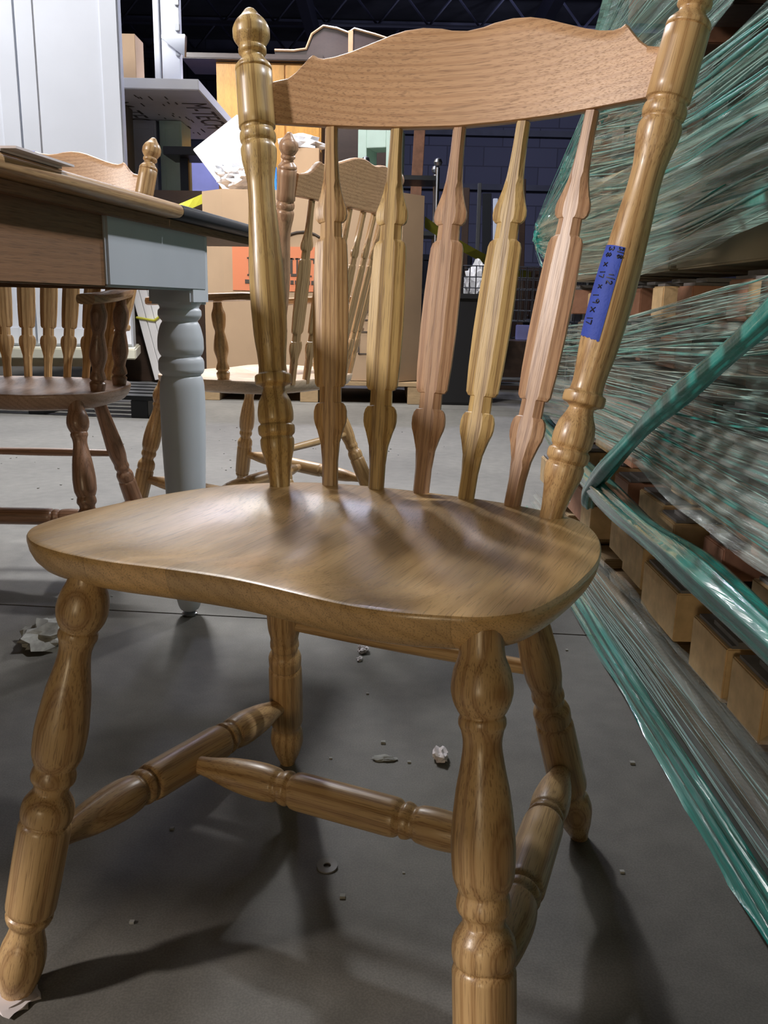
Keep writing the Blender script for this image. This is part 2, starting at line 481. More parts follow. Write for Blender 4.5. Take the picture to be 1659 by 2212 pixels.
FLEG = [(-.003,.0122),(.0045,.0150),(.0152,.0188),(.0366,.0224),(.0500,.0210),(.0620,.0175),(.0705,.0160),(.0765,.0205),(.0825,.0222),(.0850,.0205),(.0870,.0222),(.0915,.0236),(.1700,.0246),
        (.1740,.0236),(.1765,.0222),(.1790,.0238),(.1860,.0247),(.1940,.0238),(.2012,.0200),(.2074,.0162),(.2124,.0172),(.2160,.0200),(.2200,.0210),(.2250,.0203),(.2300,.0190),(.2325,.0202),
        (.2439,.0238),(.264,.0246),(.284,.0231),(.3039,.0207),(.3238,.0169),(.3395,.0149),(.3494,.0164),(.3543,.0183),(.3585,.0180),(.3605,.0170),(.3640,.0190),(.3720,.0225),(.3797,.0238),(.3923,.0222),(.4059,.0176),(.425,.0160)]
RLEG = [(-.003,.0100),(.006,.0120),(.0277,.0190),(.0500,.0232),(.0620,.0222),(.0722,.0186),(.0766,.0192),(.0850,.0226),(.0900,.0232),(.1790,.0222),(.1830,.0210),(.1850,.0200),(.1875,.0214),(.1988,.0218),(.2050,.0200),(.2110,.0168),(.2160,.0172),
        (.2196,.0190),(.2240,.0190),(.2290,.0180),(.2350,.0186),(.2509,.0212),(.2724,.0220),(.3000,.0205),(.3400,.0180),(.3800,.0160),(.425,.0150)]
def strprof(L, r=.0212, e=.0105):
    p = [(0, e), (.06, e*1.12), (.16, r*.88), (.245, r), (.29, r*.93), (.305, r*.80), (.318, r*.92), (.330, r*.95), (.340, r*.82), (.352, r*.98), (.37, r*1.02)]
    p = p + [(1-a, b) for a, b in p[::-1]]
    return [(a*L, b) for a, b in p]
SPW = [(-.01,.0095),(0,.0095),(.028,.0097),(.050,.0118),(.066,.0165),(.0740,.0196),(.0800,.0208),(.0880,.0208),(.0940,.0192),(.0975,.0165),(.0985,.0136),(.1165,.0134),(.1175,.0168),(.1215,.0195),(.150,.0214),(.190,.0224),(.230,.0222),
       (.270,.0208),(.286,.0200),(.2915,.0180),(.2945,.0136),(.3120,.0130),(.3128,.0158),(.3160,.0188),(.3215,.0200),(.3280,.0196),(.3380,.0160),(.3500,.0124),(.3640,.0098),(.3800,.0086),(.400,.0078),(.440,.0076)]
SPT = [(-.01,.0085),(.03,.0085),(.06,.0080),(.09,.0072),(.11,.0070),(.20,.0072),(.30,.0070),(.33,.0070),(.36,.0068),(.44,.0068)]

def spindle_vf(L=.424):
    v = []; f = []
    hs = sorted(set([p[0] for p in SPW] + [i*.424/60 for i in range(61)]))
    hs = [h for h in hs if h <= L+.012]
    n = 8
    for h in hs:
        w = interp(SPW, h); t = interp(SPT, h)
        # octagon whose front corners are planed off where the spindle is wide
        cx = w*(.42 if w > .0112 else .62); cy = t*.30
        c = [(w, -cy), (w, cy), (cx, t), (-cx, t), (-w, cy), (-w, -cy), (-cx, -t), (cx, -t)]
        for x, y in c: v.append((x, y, h))
    m = len(hs)
    for i in range(m-1):
        for k in range(n):
            f.append((i*n+k, i*n+(k+1) % n, (i+1)*n+(k+1) % n, (i+1)*n+k))
    f.append(tuple(range(n))[::-1]); f.append(tuple(range((m-1)*n, m*n)))
    return v, f

SEAT_OUT = [(-.263,-.273),(-.281,-.249),(-.287,-.219),(-.286,-.173),(-.276,-.116),(-.259,-.054),(-.240,-.010),(-.215,.026),(-.172,.063),(-.128,.083),
            (-.072,.092),(-.015,.094),(.042,.091),(.098,.085),(.153,.069),(.194,.046),(.218,.012),(.235,-.036),(.244,-.097),(.242,-.155),(.235,-.209),(.221,-.258),
            (.195,-.286),(.169,-.296),(.132,-.304),(.090,-.305),(.045,-.301),(.0,-.297),(-.055,-.295),(-.108,-.296),(-.151,-.300),(-.199,-.299),(-.236,-.290)]
def closed_spline(pts, n):
    out = []; m = len(pts)
    for i in range(n):
        u = i*m/n; k = int(u); t = u-k
        p0, p1, p2, p3 = (pts[(k+j-1) % m] for j in range(4))
        out.append(tuple(.5*((2*p1[a])+(-p0[a]+p2[a])*t+(2*p0[a]-5*p1[a]+4*p2[a]-p3[a])*t*t+(-p0[a]+3*p1[a]-3*p2[a]+p3[a])*t**3) for a in (0, 1)))
    return out
def seat_vf(out, th=.036):
    N = 132
    o = closed_spline(out, N)
    c = (sum(p[0] for p in o)/N, -.105)
    def sm(t): t = max(0, min(1, t)); return t*t*(3-2*t)
    def top(x, y, r):
        lob = math.exp(-((abs(x-c[0])-.105)/.070)**2)
        dish = .0085*lob*sm((.03-y)/.14)*(1-.75*sm((r-.6)/.4))
        mid = .0065*sm((.04-y)/.10)*(1-sm((r-.45)/.5))
        return -dish-mid
    v = []; f = []
    rings = [.0001]+[i/16 for i in range(1, 16)]+[.965, .985]
    for r in rings:
        for x, y in o:
            X = c[0]+(x-c[0])*r; Y = c[1]+(y-c[1])*r
            v.append((X, Y, .44+top(X, Y, r)))
    # edge: small rounding, near-vertical side, undercut to the bottom
    for inset, dz in [(.0012, -.0006), (0, -.0025), (0, -.006), (.0015, -.014), (.0055, -.023), (.0125, -.031), (.022, -.0355), (.04, -.0365)]:
        for i, (x, y) in enumerate(o):
            px, py = o[i-1]; nx, ny = o[(i+1) % N]
            tx, ty = nx-px, ny-py; L = math.hypot(tx, ty)
            ix, iy = ty/L, -tx/L
            if (c[0]-x)*ix+(c[1]-y)*iy < 0: ix, iy = -ix, -iy
            v.append((x+ix*inset, y+iy*inset, .44+top(x, y, 1)+dz*th/.0365))
    M_ = len(v)//N
    for i in range(M_-1):
        for k in range(N):
            f.append((i*N+k, i*N+(k+1) % N, (i+1)*N+(k+1) % N, (i+1)*N+k))
    f.append(tuple(range(N))[::-1]); f.append(tuple(range((M_-1)*N, M_*N)))
    return v, f

CR_TOP = [(0,.5338),(.02,.5360),(.033,.5393),(.055,.5417),(.076,.5401),(.093,.536),(.118,.527),(.142,.5182),(.160,.5130),(.174,.5107),(.1823,.5120),(.1870,.5150),(.1905,.5120),(.1950,.5062),(.2044,.4951),(.2135,.4878),(.2300,.4838),(.240,.4835)]
CR_BOT = [(0,.4250),(.06,.4264),(.12,.4284),(.173,.4312),(.22,.4337),(.24,.4345)]
def crest_vf(sx=1.0):
    xs = sorted(set([a for a, _ in CR_TOP]+[i*.24/36 for i in range(37)]))
    xs = [-x for x in xs[::-1] if x > 0]+xs
    v = []; f = []
    rows = 9
    th = .0095
    def pt(x, h, s, k=1.0):
        return (x, .179-.844*x*x+.19*(h-.424)+s*th*k, .44+h)
    loop = None
    for x in xs:
        zt = interp(CR_TOP, abs(x)); zb = interp(CR_BOT, abs(x))
        L = []
        e = .0035
        for j in range(rows):
            t = j/(rows-1); L.append(pt(x, zb+e*.4+(zt-e-zb-e*.4)*t, -1))
        L += [pt(x, zt-e*.3, -1, .75), pt(x, zt, -1, .3), pt(x, zt, 1, .3), pt(x, zt-e*.3, 1, .75)]
        for j in range(rows):
            t = 1-j/(rows-1); L.append(pt(x, zb+e*.4+(zt-e-zb-e*.4)*t, 1))
        L += [pt(x, zb, 1, .8), pt(x, zb, -1, .8)]
        v += L; n = len(L)
    m = len(xs)
    for i in range(m-1):
        for k in range(n):
            f.append((i*n+k, i*n+(k+1) % n, (i+1)*n+(k+1) % n, (i+1)*n+k))
    f.append(tuple(range(n))[::-1]); f.append(tuple(range((m-1)*n, m*n)))
    return v, f

PA, PB, PDA, PDB = .1687, .0418, .1714, .1807
def post_at(s, h): return Vector((s*(PA+PDA*h), PB+PDB*h, .44+h))
def fleg_at(s, z):
    t = (.402-z)/.402; return Vector((s*(.19+.0474*t), -.2764-.0794*t, z))
def rleg_at(s, z):
    t = (.402-z)/.402; return Vector((s*(.1437+.0707*t), .0015+.1351*t, z))

def turned(name, prof, p0, p1, scale_len, mat, parent, n=30, roll=0.0):
    """lathe whose profile heights are measured along the axis"""
    v, f = lathe_vf([(z*scale_len, r) for z, r in pchip(prof)], n)
    return mesh(name, (v, f), mat, parent, angle=50, mw=axis_matrix(p0, p1, roll))

def make_chair(label, loc, rotz, sx=1.0, sz=1.0, arms=False, nsp=5, lo=1.0, mats=None, group=None):
    root = thing('dining_armchair' if arms else 'dining_chair', label, 'chair', loc, rotz, group)
    mt = {'post': ['oak_turn', 'oak_turn'], 'sp': ['oak_spindle'], 'seat': 'oak_seat', 'crest': 'oak_crest', 'leg': 'oak_turn', 'str': 'oak_turn'}
    if mats: mt.update(mats)
    S = Matrix.Diagonal((sx, sx, sz, 1))
    def T(p): return Vector((p[0]*sx, p[1]*sx, p[2]*sz))
    out = SEAT_OUT if not arms else [(x*.5+.5*-y_, y) for (x, y, y_) in [(x, y, -x) for x, y in SEAT_OUT]]
    v, f = seat_vf(out)
    mesh('seat', ([T(p) for p in v], f), M[mt['seat']], root, angle=35)
    for s, mm in ((-1, mt['post'][0]), (1, mt['post'][1])):
        k = math.sqrt(1+PDA**2+PDB**2)*sz
        o = turned('back_post', POST, T(post_at(s, 0)), T(post_at(s, .5)), k, M[mm], root, n=32, roll=.7*s)
        if s == 1: right_post = o
    v, f = crest_vf()
    mesh('crest_rail', ([T(p) for p in v], f), M[mt['crest']], root, angle=45)
    if nsp == 5: bx = [-.1165, -.058, 0, .058, .1165]; tx = [-.1592, -.0785, 0, .0785, .1592]
    else: bx = [-.141, -.094, -.047, 0, .047, .094, .141]; tx = [-.186, -.124, -.062, 0, .062, .124, .186]
    for i, (a, b) in enumerate(zip(bx, tx)):
        p0 = T((a, .0879-.9384*a*a, .44)); p1 = T((b, .1791-.8439*b*b, .864+.1864*b*b))
        d = p1-p0
        v, f = spindle_vf()
        k = (p1-p0).length/.424
        # local frame: z along the spindle, x across the back
        z = d.normalized()
        tang = Vector((1, -1.75*a, 0)); tang = (tang - z*tang.dot(z)).normalized()
        y = z.cross(tang)
        mw = Matrix((tang, y, z)).transposed().to_4x4(); mw.translation = p0
        mesh('spindle', ([(q[0], q[1], q[2]*k) for q in v], f), M[mt['sp'][i % len(mt['sp'])]], root, angle=20, mw=mw)
    for fn, prof in ((fleg_at, FLEG), (rleg_at, RLEG)):
        for s in (-1, 1):
            p0 = T(fn(s, 0)); p1 = T(fn(s, .402))
            k = (p1-p0).length/.402
            turned('leg', prof, p0, p1, k, M[mt['leg']], root, n=32, roll=1.3*s+(.5 if fn is rleg_at else 0))
    mids = []
    for s in (-1, 1):
        a = T(fleg_at(s, .150)); b = T(rleg_at(s, .118))
        d = (b-a).normalized(); L = (b-a).length
        turned('side_stretcher', strprof(L), a, b, 1.0, M[mt['str']], root, n=26, roll=s)
        mids.append((a+b)/2)
    L = (mids[1]-mids[0]).length
    turned('cross_stretcher', strprof(L, .0205, .0095), mids[0], mids[1], 1.0, M[mt['str']], root, n=26)
    a = T(rleg_at(-1, .257)); b = T(rleg_at(1, .257)); L = (b-a).length
    turned('back_stretcher', [(0, .0085), (L*.5, .0105), (L, .0085)], a, b, 1.0, M[mt['str']], root, n=16)
    if arms:
        for s in (-1, 1):
            a0 = T(post_at(s, .205)); 
            pts = [(a0.x, a0.y-.004, a0.z, .018), (a0.x+s*.022, a0.y-.09, a0.z+.002, .021), (a0.x+s*.040, a0.y-.20, a0.z-.003, .023),
                   (a0.x+s*.040, a0.y-.30, a0.z-.010, .029), (a0.x+s*.030, a0.y-.375, a0.z-.014, .032), (a0.x+s*.026, a0.y-.40, a0.z-.015, .020)]
            v = []; f = []; n = 10
            for (x, y, z, w) in pts:
                for k in range(n):
                    q = 2*PI*k/n
                    v.append((x+w*math.copysign(abs(math.cos(q))**.6, math.cos(q)), y, z+.011*math.copysign(abs(math.sin(q))**.6, math.sin(q))))
            for i in range(len(pts)-1):
                for k in range(n): f.append((i*n+k, i*n+(k+1) % n, (i+1)*n+(k+1) % n, (i+1)*n+k))
            f.append(tuple(range(n))[::-1]); f.append(tuple(range((len(pts)-1)*n, len(pts)*n)))
            mesh('armrest', (v, f), M['oak_flat'], root, angle=40)
            for (ys, bx_, by_, zz) in ((-.335, .215, -.215, .0), (-.17, .218, -.07, .0)):
                top = Vector((a0.x+s*.034, a0.y+ys, a0.z-.014)); bot = Vector((s*bx_*sx, by_*sx, .432*sz))
                L = (top-bot).length
                pr = [(0, .013), (.07, .0165), (.12, .0180), (.15, .0135), (.17, .0180), (.23, .0150), (.26, .0130), (.42, .0195), (.58, .0150), (.64, .0125), (.72, .0165), (.84, .0185), (.95, .0120), (1.0, .011)]
                turned('arm_post', [(p*L, r) for p, r in pr], bot, top, 1.0, M[mt['leg']], root, n=20)
    root['_rp'] = right_post.name
    return root, right_post

TC = R(-23.0508)
chair, rpost = make_chair('large oak side chair in front with blue handwritten tape on its right post', (.0098, .933, 0), TC,
    mats={'post': ['oak_yellow', 'oak_turn'], 'sp': ['oak_spindle', 'oak_yellow', 'oak_rose', 'oak_yellow', 'oak_rose']})
del chair['_rp']

# blue tape with the handwritten measurements, wrapped on the right post
bpy.context.view_layer.update()
mwp = chair.matrix_world @ rpost.matrix_local
cl = mwp.inverted() @ CAM_POS
kpost = math.sqrt(1+PDA**2+PDB**2)
zc = .238*kpost
PHC = math.atan2(cl.y, cl.x)
PP = [(z*kpost, r) for z, r in pchip(POST)]
def on_post(ang, z, off): 
    r = interp(PP, z)+off
    return (r*math.cos(ang), r*math.sin(ang), z)
# which way round is image-left?
def cam_x(p):
    q = cam.matrix_world.inverted() @ (mwp @ Vector(p)); return q.x/-q.z
sgn = 1 if cam_x(on_post(PHC+.5, zc, 0)) < cam_x(on_post(PHC-.5, zc, 0)) else -1
z0, z1 = .190*kpost, .284*kpost
v = []; f = []
NA, NZ = 22, 26
for j in range(NZ+1):
    for i in range(NA+1):
        a = PHC + sgn*(R(112) - (R(112)+R(-3))*i/NA)
        edge = .0006*math.sin(i*1.7)+.0005*math.sin(i*2.9)
        zz = z0+(z1-z0)*j/NZ + (-.006*(i/NA) if True else 0) + (edge if j == 0 else 0) + (-.003*(1-i/NA) if j == NZ else 0)
        v.append(on_post(a, zz, .0005))
for j in range(NZ):
    for i in range(NA): f.append((j*(NA+1)+i, j*(NA+1)+i+1, (j+1)*(NA+1)+i+1, (j+1)*(NA+1)+i))
tape = mesh('masking_tape', (v, f), M['tape'], chair, mw=rpost.matrix_local.copy())
tape['label'] = 'torn strip of blue tape with black handwritten measurements'
# handwriting: strokes in (down the tape, across the tape) millimetres
def stroke_text():
    G = {
     '3': [[(-.9,1),(0,1.2),(.9,.9),(.2,.1),(.9,-.7),(0,-1.1),(-.9,-.8)]],
     '8': [[(0,0),(.8,.6),(0,1.2),(-.8,.6),(0,0),(.9,-.6),(0,-1.2),(-.9,-.6),(0,0)]],
     'x': [[(-.9,.9),(.9,-.9)],[(-.9,-.9),(.9,.9)]],
     '1': [[(0,1.2),(0,-1.2)]],
     '7': [[(-.8,1.1),(.8,1.1),(0,-1.2)]],
     '9': [[(.8,.9),(0,1.2),(-.8,.6),(0,.1),(.8,.9),(.6,-1.2)]],
     '/': [[(.2,1.3),(-.2,-1.3)]],
     '2': [[(-.8,.8),(0,1.2),(.8,.7),(-.8,-1.1),(.9,-1.1)]],
    }
    S = []
    def put(ch, d, a, s): 
        for st in G[ch]: S.append([(d+x*s, a+y*s) for x, y in st])
    put('3', 6.5, 1, 2.2); put('8', 13.0, 0, 2.3)
    put('3', 6.0, 10, 1.6); put('/', 9.5, 10, 2.0); put('8', 14.0, 10.5, 1.9)
    put('x', 23, 0, 2.1)
    put('1', 31, -1, 2.4); put('7', 35, -1, 2.2)
    put('1', 33, 8, 1.6); put('/', 36.5, 8, 2.6); put('2', 41, 8, 2.0)
    put('x', 46, 1, 1.9)
    put('1', 55, -1, 2.6); put('9', 61, 1, 2.6)
    put('x', 70, 0, 2.7)
    put('1', 79, -1, 2.8); put('7', 83, -1, 2.8)
    return S
b = MB()
for st in stroke_text():
    for (d0, a0), (d1, a1) in zip(st, st[1:]):
        P = []
        for k in range(4):
            t = k/3; d_ = d0+(d1-d0)*t; a_ = a0+(a1-a0)*t
            zz = z1 - (d_+2)*.001
            ang = PHC + sgn*(R(46) - (a_*.00118)/.0205)
            P.append(on_post(ang, zz, .0008))
        b.tube(P, .00065, 5)
b.build('handwriting', M['ink'], tape)

# ------------------------------------------------------------------ the two armchairs behind
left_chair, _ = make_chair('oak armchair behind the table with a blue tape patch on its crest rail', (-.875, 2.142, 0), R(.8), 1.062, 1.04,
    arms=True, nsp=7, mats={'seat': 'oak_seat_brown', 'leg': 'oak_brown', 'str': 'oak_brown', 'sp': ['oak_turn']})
del left_chair['_rp']
v = []; f = []
for i, x in enumerate([-.058, -.050, -.042, -.034]):
    for h, s, k in [(.490, -1, 1.12), (.515, -1, 1.12), (.5385, -1, 1.12), (.5422, -1, .35), (.5422, 1, .35), (.5385, 1, 1.12), (.515, 1, 1.12)]:
        hh = h if h < .53 else h-.5417+interp(CR_TOP, abs(x))
        v.append((x*1.062, (.179-.844*x*x+.19*(hh-.424)+s*.0095*k)*1.062, (.44+hh)*1.04+.0006))
for i in range(3):
    for k in range(6): f.append((i*7+k, i*7+k+1, (i+1)*7+k+1, (i+1)*7+k))
mesh('masking_tape', (v, f), M['tape'], left_chair)['label'] = 'blue tape folded over the crest rail'
mid_chair, _ = make_chair('oak armchair turned left in front of the tall cardboard box', (-.254, 2.481, 0), R(-115.8), 1.13, 1.035,
    arms=True, nsp=7, mats={'seat': 'oak_seat_lit', 'crest': 'oak_crest', 'sp': ['oak_spindle'], 'post': ['oak_rose', 'oak_rose']})
del mid_chair['_rp']

# ------------------------------------------------------------------ table
table = thing('dining_table', 'oak table with bullnose top, dark painted end and pale grey turned leg', 'table', (-.413, 1.742, 0), R(-9))
def rounded_slab(x0, x1, y0, y1, z0, z1, r):
    zc = (z0+z1)/2; hz = (z1-z0)/2
    b = MB(); rings = []
    for k in range(9):
        a = -PI/2+PI*k/8
        rings.append((r*(1-math.cos(a)), zc+hz*math.sin(a)))
    v = []; 
    for ins, z in rings:
        v += [(x0+ins, y0+ins, z), (x1-ins, y0+ins, z), (x1-ins, y1-ins, z), (x0+ins, y1-ins, z)]
    f = [(3, 2, 1, 0), tuple(range(32, 36))]
    for i in range(8):
        for k in range(4): f.append((i*4+k, i*4+(k+1) % 4, (i+1)*4+(k+1) % 4, (i+1)*4+k))
    return v, f
mesh('tabletop', rounded_slab(-1.36, .086, -1.50, -.175, .795, .819, .010), M['oak_flat'], table, angle=60)  # unseen near and left parts lengthened to shade the floor
mesh('tabletop_leaf', rounded_slab(-1.36, .086, -.174, .385, .795, .819, .010), M['dark_paint'], table, angle=60)['label'] = 'dark painted end leaf of the top'
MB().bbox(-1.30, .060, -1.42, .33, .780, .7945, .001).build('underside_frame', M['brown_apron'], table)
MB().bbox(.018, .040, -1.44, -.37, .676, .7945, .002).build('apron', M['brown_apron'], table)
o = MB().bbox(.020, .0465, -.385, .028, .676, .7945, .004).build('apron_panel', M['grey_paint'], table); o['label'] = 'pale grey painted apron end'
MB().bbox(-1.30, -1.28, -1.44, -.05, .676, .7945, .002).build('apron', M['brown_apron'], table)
MB().bbox(-1.28, -.05, -.01, .012, .676, .7945, .002).build('apron', M['brown_apron'], table)
MB().bbox(-1.28, .018, -1.44, -1.42, .676, .7945, .002).build('apron', M['brown_apron'], table)
TLEG = [(.012,.0155),(.016,.020),(.030,.025),(.060,.030),(.12,.034),(.20,.0375),(.30,.0415),(.40,.0445),(.46,.0450),(.49,.0440),(.508,.0405),(.512,.0380),(.516,.0425),(.524,.0452),(.536,.0452),(.545,.0425),(.549,.0385),
        (.553,.0415),(.565,.0452),(.580,.0450),(.600,.0415),(.612,.0375),(.617,.0345),(.622,.0385),(.630,.0425),(.638,.0420),(.643,.0380),(.648,.0400),(.655,.0440),(.662,.0400)]
def table_leg(x, y):
    b = MB()
    b.bbox(-.045, .045, -.045, .045, .650, .789, .005)
    b.lathe(pchip(TLEG), 32)
    o = b.build('leg', M['leg_paint_lit'], table, angle=45); o.location = (x, y, 0); o['label'] = 'pale grey turned leg with square head'
    g = MB().lathe([(0, .013), (.0015, .016), (.006, .0165), (.009, .012), (.010, .006), (.014, .006)], 20).build('glide', M['steel'], o)
    return o
for x, y in ((0, 0), (0, -1.38), (-1.26, 0), (-1.26, -1.38)): table_leg(x, y)
pp = MB()
for k in range(2):
    pp.box(-.10+.004*k, .080-.006*k, -.70, -.565+.004*k, .8195+.003*k, .8222+.003*k, Matrix.Rotation(R(2*k), 4, 'Z'))
pa = pp.build('paper_stack', M['paper'], smooth=False); pa.location = (-.413, 1.742, 0); pa.rotation_euler = (0, 0, R(-9))
tag(pa, 'thin stack of white papers at the edge of the oak tabletop', 'paper')

# ------------------------------------------------------------------ stack of lumber on the right, wrapped in teal film
stack = thing('lumber_stack', 'tall stack of short boards wrapped in teal stretch film at the right', 'lumber', (.47, 1.6, 0))
SX, SY = .47, 1.6
def board(y0, y1, z0, z1, x0, mat, sheet=True, ln=.22):
    o = MB().bbox(x0-SX, x0-SX+ln, y0-SY, y1-SY, z0, z1, .002).build('board', M[mat], stack, smooth=False)
    if sheet:
        w = y1-y0
        s1 = rnd.uniform(-.012, .004)
        MB().box(x0-SX+.006, x0-SX+ln, y0-SY+.01+s1, y1-SY-.008, z1+.0005, z1+.005).build('spacer_sheet', M['slate'], stack, smooth=False)
        MB().box(x0-SX+.022+s1, x0-SX+ln, y0-SY-.006, y0-SY+w*.62, z1+.0055, z1+.012).build('spacer_sheet', M['slate'], stack, smooth=False)
rowsB = [(.80, .90), (.95, 1.05), (1.07, 1.20), (1.28, 1.46), (1.53, 1.66), (1.69, 1.81), (1.90, 2.0), (2.05, 2.22), (2.30, 2.42), (2.47, 2.56)]
rowsM = [(.86, .97), (1.02, 1.11), (1.26, 1.345), (1.39, 1.48), (1.53, 1.68), (1.75, 1.86), (1.92, 2.03), (2.10, 2.2), (2.28, 2.4)]
rowsU = [(.78, .88), (.98, 1.06), (1.085, 1.17), (1.20, 1.30), (1.31, 1.41), (1.48, 1.57), (1.64, 1.72), (1.80, 1.9), (2.0, 2.1), (2.2, 2.3), (2.38, 2.46)]
def row(lst, z0, z1, dx=.0, mats=('board_end', 'board_end', 'board_pink', 'board_end', 'board_brown')):
    for i, (a, b_) in enumerate(lst):
        board(a, b_, z0+rnd.uniform(-.004, .004), z1+rnd.uniform(-.008, .004), .470+dx+rnd.uniform(-.012, .03), mats[i % len(mats)])
row(rowsB, .148, .226, 0, ('board_end',)*4+('board_end', 'board_end', 'board_end', 'board_pink'))
row(rowsM, .255, .312, .02, ('board_end', 'board_end', 'board_pink'))
row(rowsU, .362, .424, .01, ('board_end', 'board_pink', 'board_pink', 'board_end'))
DARK = ('dark_wood', 'dark_wood', 'board_brown', 'dark_wood', 'dark_wood', 'dark_wood', 'board_brown')  # board colours darkened to stand for the shade behind the film
def randrow(z0, z1, dx, seed, mats=DARK+('board_pale',)):
    r = random.Random(seed); y = .62+r.uniform(0, .06); L = []
    while y < 2.48:
        w = r.uniform(.075, .12); L.append((y, y+w)); y += w+r.uniform(.03, .09)
    row(L, z0, z1, dx, mats)
randrow(.462, .520, .05, 1, DARK); randrow(.556, .618, .05, 2, DARK)
row([(.72,.80),(.90,.98),(1.04,1.11),(1.12,1.19),(1.21,1.29),(1.37,1.44),(1.50,1.56),(1.70,1.78),(1.88,1.96),(2.03,2.12),(2.25,2.33)], .648, .702, .0, ('board_end', 'board_brown', 'board_brown', 'board_end', 'board_pink', 'board_pink'))
MB().bbox(.50-SX, .50-SX+.20, .62-SY, 1.56-SY, .728, .788, .003).build('plywood_board', M['board_pale'], stack, smooth=False)
MB().bbox(.50-SX, .50-SX+.20, 1.60-SY, 2.45-SY, .728, .780, .003).build('plywood_board', M['board_pale'], stack, smooth=False)
z = .815; k = 3
while z < 1.16:
    randrow(z, z+.060, .04, k); z += .098; k += 1
    
for (a, b_, zz) in ((1.68, 1.80, 1.185), (1.50, 1.60, 1.20), (1.2, 1.32, 1.24), (.95, 1.05, 1.24), (1.66, 1.78, 1.30)):
    board(a, b_, zz, zz+.085, .44, 'board_brown', False)
# planks that carry the rows, dark filler for the shaded gaps, the pallet
for zz in [.13, .237, .33, .44, .535, .632, .800, .895, .993, 1.09, 1.17]:
    MB().bbox(.62-SX, .74-SX, .60-SY, 2.5-SY, zz, zz+.018, .002).build('plank', M['board_brown'], stack, smooth=False)
for zz in [.15, .26, .365, .465, .56, .655, .82, .92, 1.02, 1.12]:
    MB().bbox(.705-SX, 1.25-SX, .60-SY, 2.5-SY, zz, zz+.066, .002).build('plank', M['dark_wood'], stack, smooth=False)
for y0 in [.62, .82, 1.02, 1.22, 1.42, 1.62, 1.82, 2.02, 2.22, 2.38]:
    MB().bbox(.49-SX, 1.25-SX, y0-SY, y0+.11-SY, .100, .122, .002).build('pallet_slat', M['pallet'], stack, smooth=False)
for x0 in (.50, .84, 1.16):
    MB().bbox(x0-SX, x0+.09-SX, .62-SY, 2.48-SY, 0.002, .098, .003).build('pallet_runner', M['pallet'], stack, smooth=False)

def film_band(name, ztop, zbot, y0, y1, mat, x_at=lambda y, t: .452, ny=130, nz=34, amp=.006, seed=0, ridge=16):
    r = random.Random(seed)
    ph = [r.uniform(0, 6.28) for _ in range(12)]
    v = []; f = []
    for i in range(ny+1):
        y = y0+(y1-y0)*i/ny
        zt = interp(ztop, y); zb_ = interp(zbot, y)
        for j in range(nz+1):
            t = j/nz; z_ = zb_+(zt-zb_)*t
            s = t*ridge
            d = amp*(math.sin(s*2.1+ph[0]+1.6*math.sin(y*2.2+ph[1]))+.6*math.sin(s*4.7+ph[2]+2.0*math.sin(y*1.7+ph[3]))+.4*math.sin(s*8.3+y*1.5+ph[4]))
            d += amp*.5*math.sin(y*5+ph[5]+t*3)
            ez = .006*math.sin(y*9+ph[7])+.003*math.sin(y*21+ph[8]) if j in (0, nz) else 0
            v.append((x_at(y, t)-SX-d, y-SY, z_+ez))
    for i in range(ny):
        for j in range(nz): f.append((i*(nz+1)+j, i*(nz+1)+j+1, (i+1)*(nz+1)+j+1, (i+1)*(nz+1)+j))
    return mesh(name, (v, f), M[mat], stack, angle=180)
film_band('stretch_film', [(.6, .16), (1.05, .155), (1.26, .148), (1.475, .164), (1.89, .135), (2.5, .12)], [(.6, .006), (2.6, .006)], .55, 2.56, 'film_clear',
          x_at=lambda y, t: .438+.022*t, seed=1)['label'] = 'clear film skirt hanging to the floor'
film_band('stretch_film', [(.6, .050), (1.3, .056), (1.9, .065), (2.6, .07)], [(.6, .004), (2.6, .004)], .55, 2.56, 'film_dense', x_at=lambda y, t: .424+.012*t, nz=20, amp=.004, ridge=9, seed=2)['label'] = 'dense teal hem of film along the floor'
film_band('stretch_film', [(.6, .74), (.95, .715), (1.05, .700), (1.34, .672), (1.67, .640), (2.4, .600), (2.6, .60)], [(.6, .38), (1.05, .390), (1.45, .408), (1.98, .400), (2.4, .36), (2.6, .35)], 0.55, 2.60, 'film_mid', x_at=lambda y, t: .446, seed=3, ridge=30, nz=64, amp=.005)
film_band('stretch_film', [(.6, .54), (1.05, .52), (1.45, .51), (1.98, .50), (2.6, .46)], [(.6, .37), (1.05, .388), (1.45, .405), (1.98, .398), (2.4, .35), (2.6, .34)], .55, 2.62, 'film_clear', x_at=lambda y, t: .424, seed=8, ridge=12)
film_band('stretch_film', [(.6, 1.02), (1.05, 1.00), (1.3, .995), (1.6, 1.02), (2.05, 1.09), (2.3, .99), (2.64, .885)], [(.6, .80), (1.05, .765), (1.3, .735), (1.53, .722), (2.2, .735), (2.48, .76), (2.64, .83)], .55, 2.64, 'film', x_at=lambda y, t: .448-.02*t, seed=4, ridge=24, nz=56)
film_band('stretch_film', [(.6, .92), (1.05, .90), (1.3, .89), (2.05, .92), (2.5, .88)], [(.6, .79), (1.05, .760), (1.53, .718), (2.2, .74), (2.5, .80)], .55, 2.5, 'film', x_at=lambda y, t: .424-.012*t, seed=5, ridge=14)
film_band('stretch_film', [(.5, 1.6), (1.0, 1.55), (1.3, 1.48), (1.6, 1.40), (1.75, 1.30), (1.95, 1.16)], [(.5, 1.08), (1.05, 1.045), (1.3, 1.03), (1.6, 1.05), (1.95, 1.12)], .5, 1.95, 'film', x_at=lambda y, t: .430-.03*t, seed=6, ridge=22)
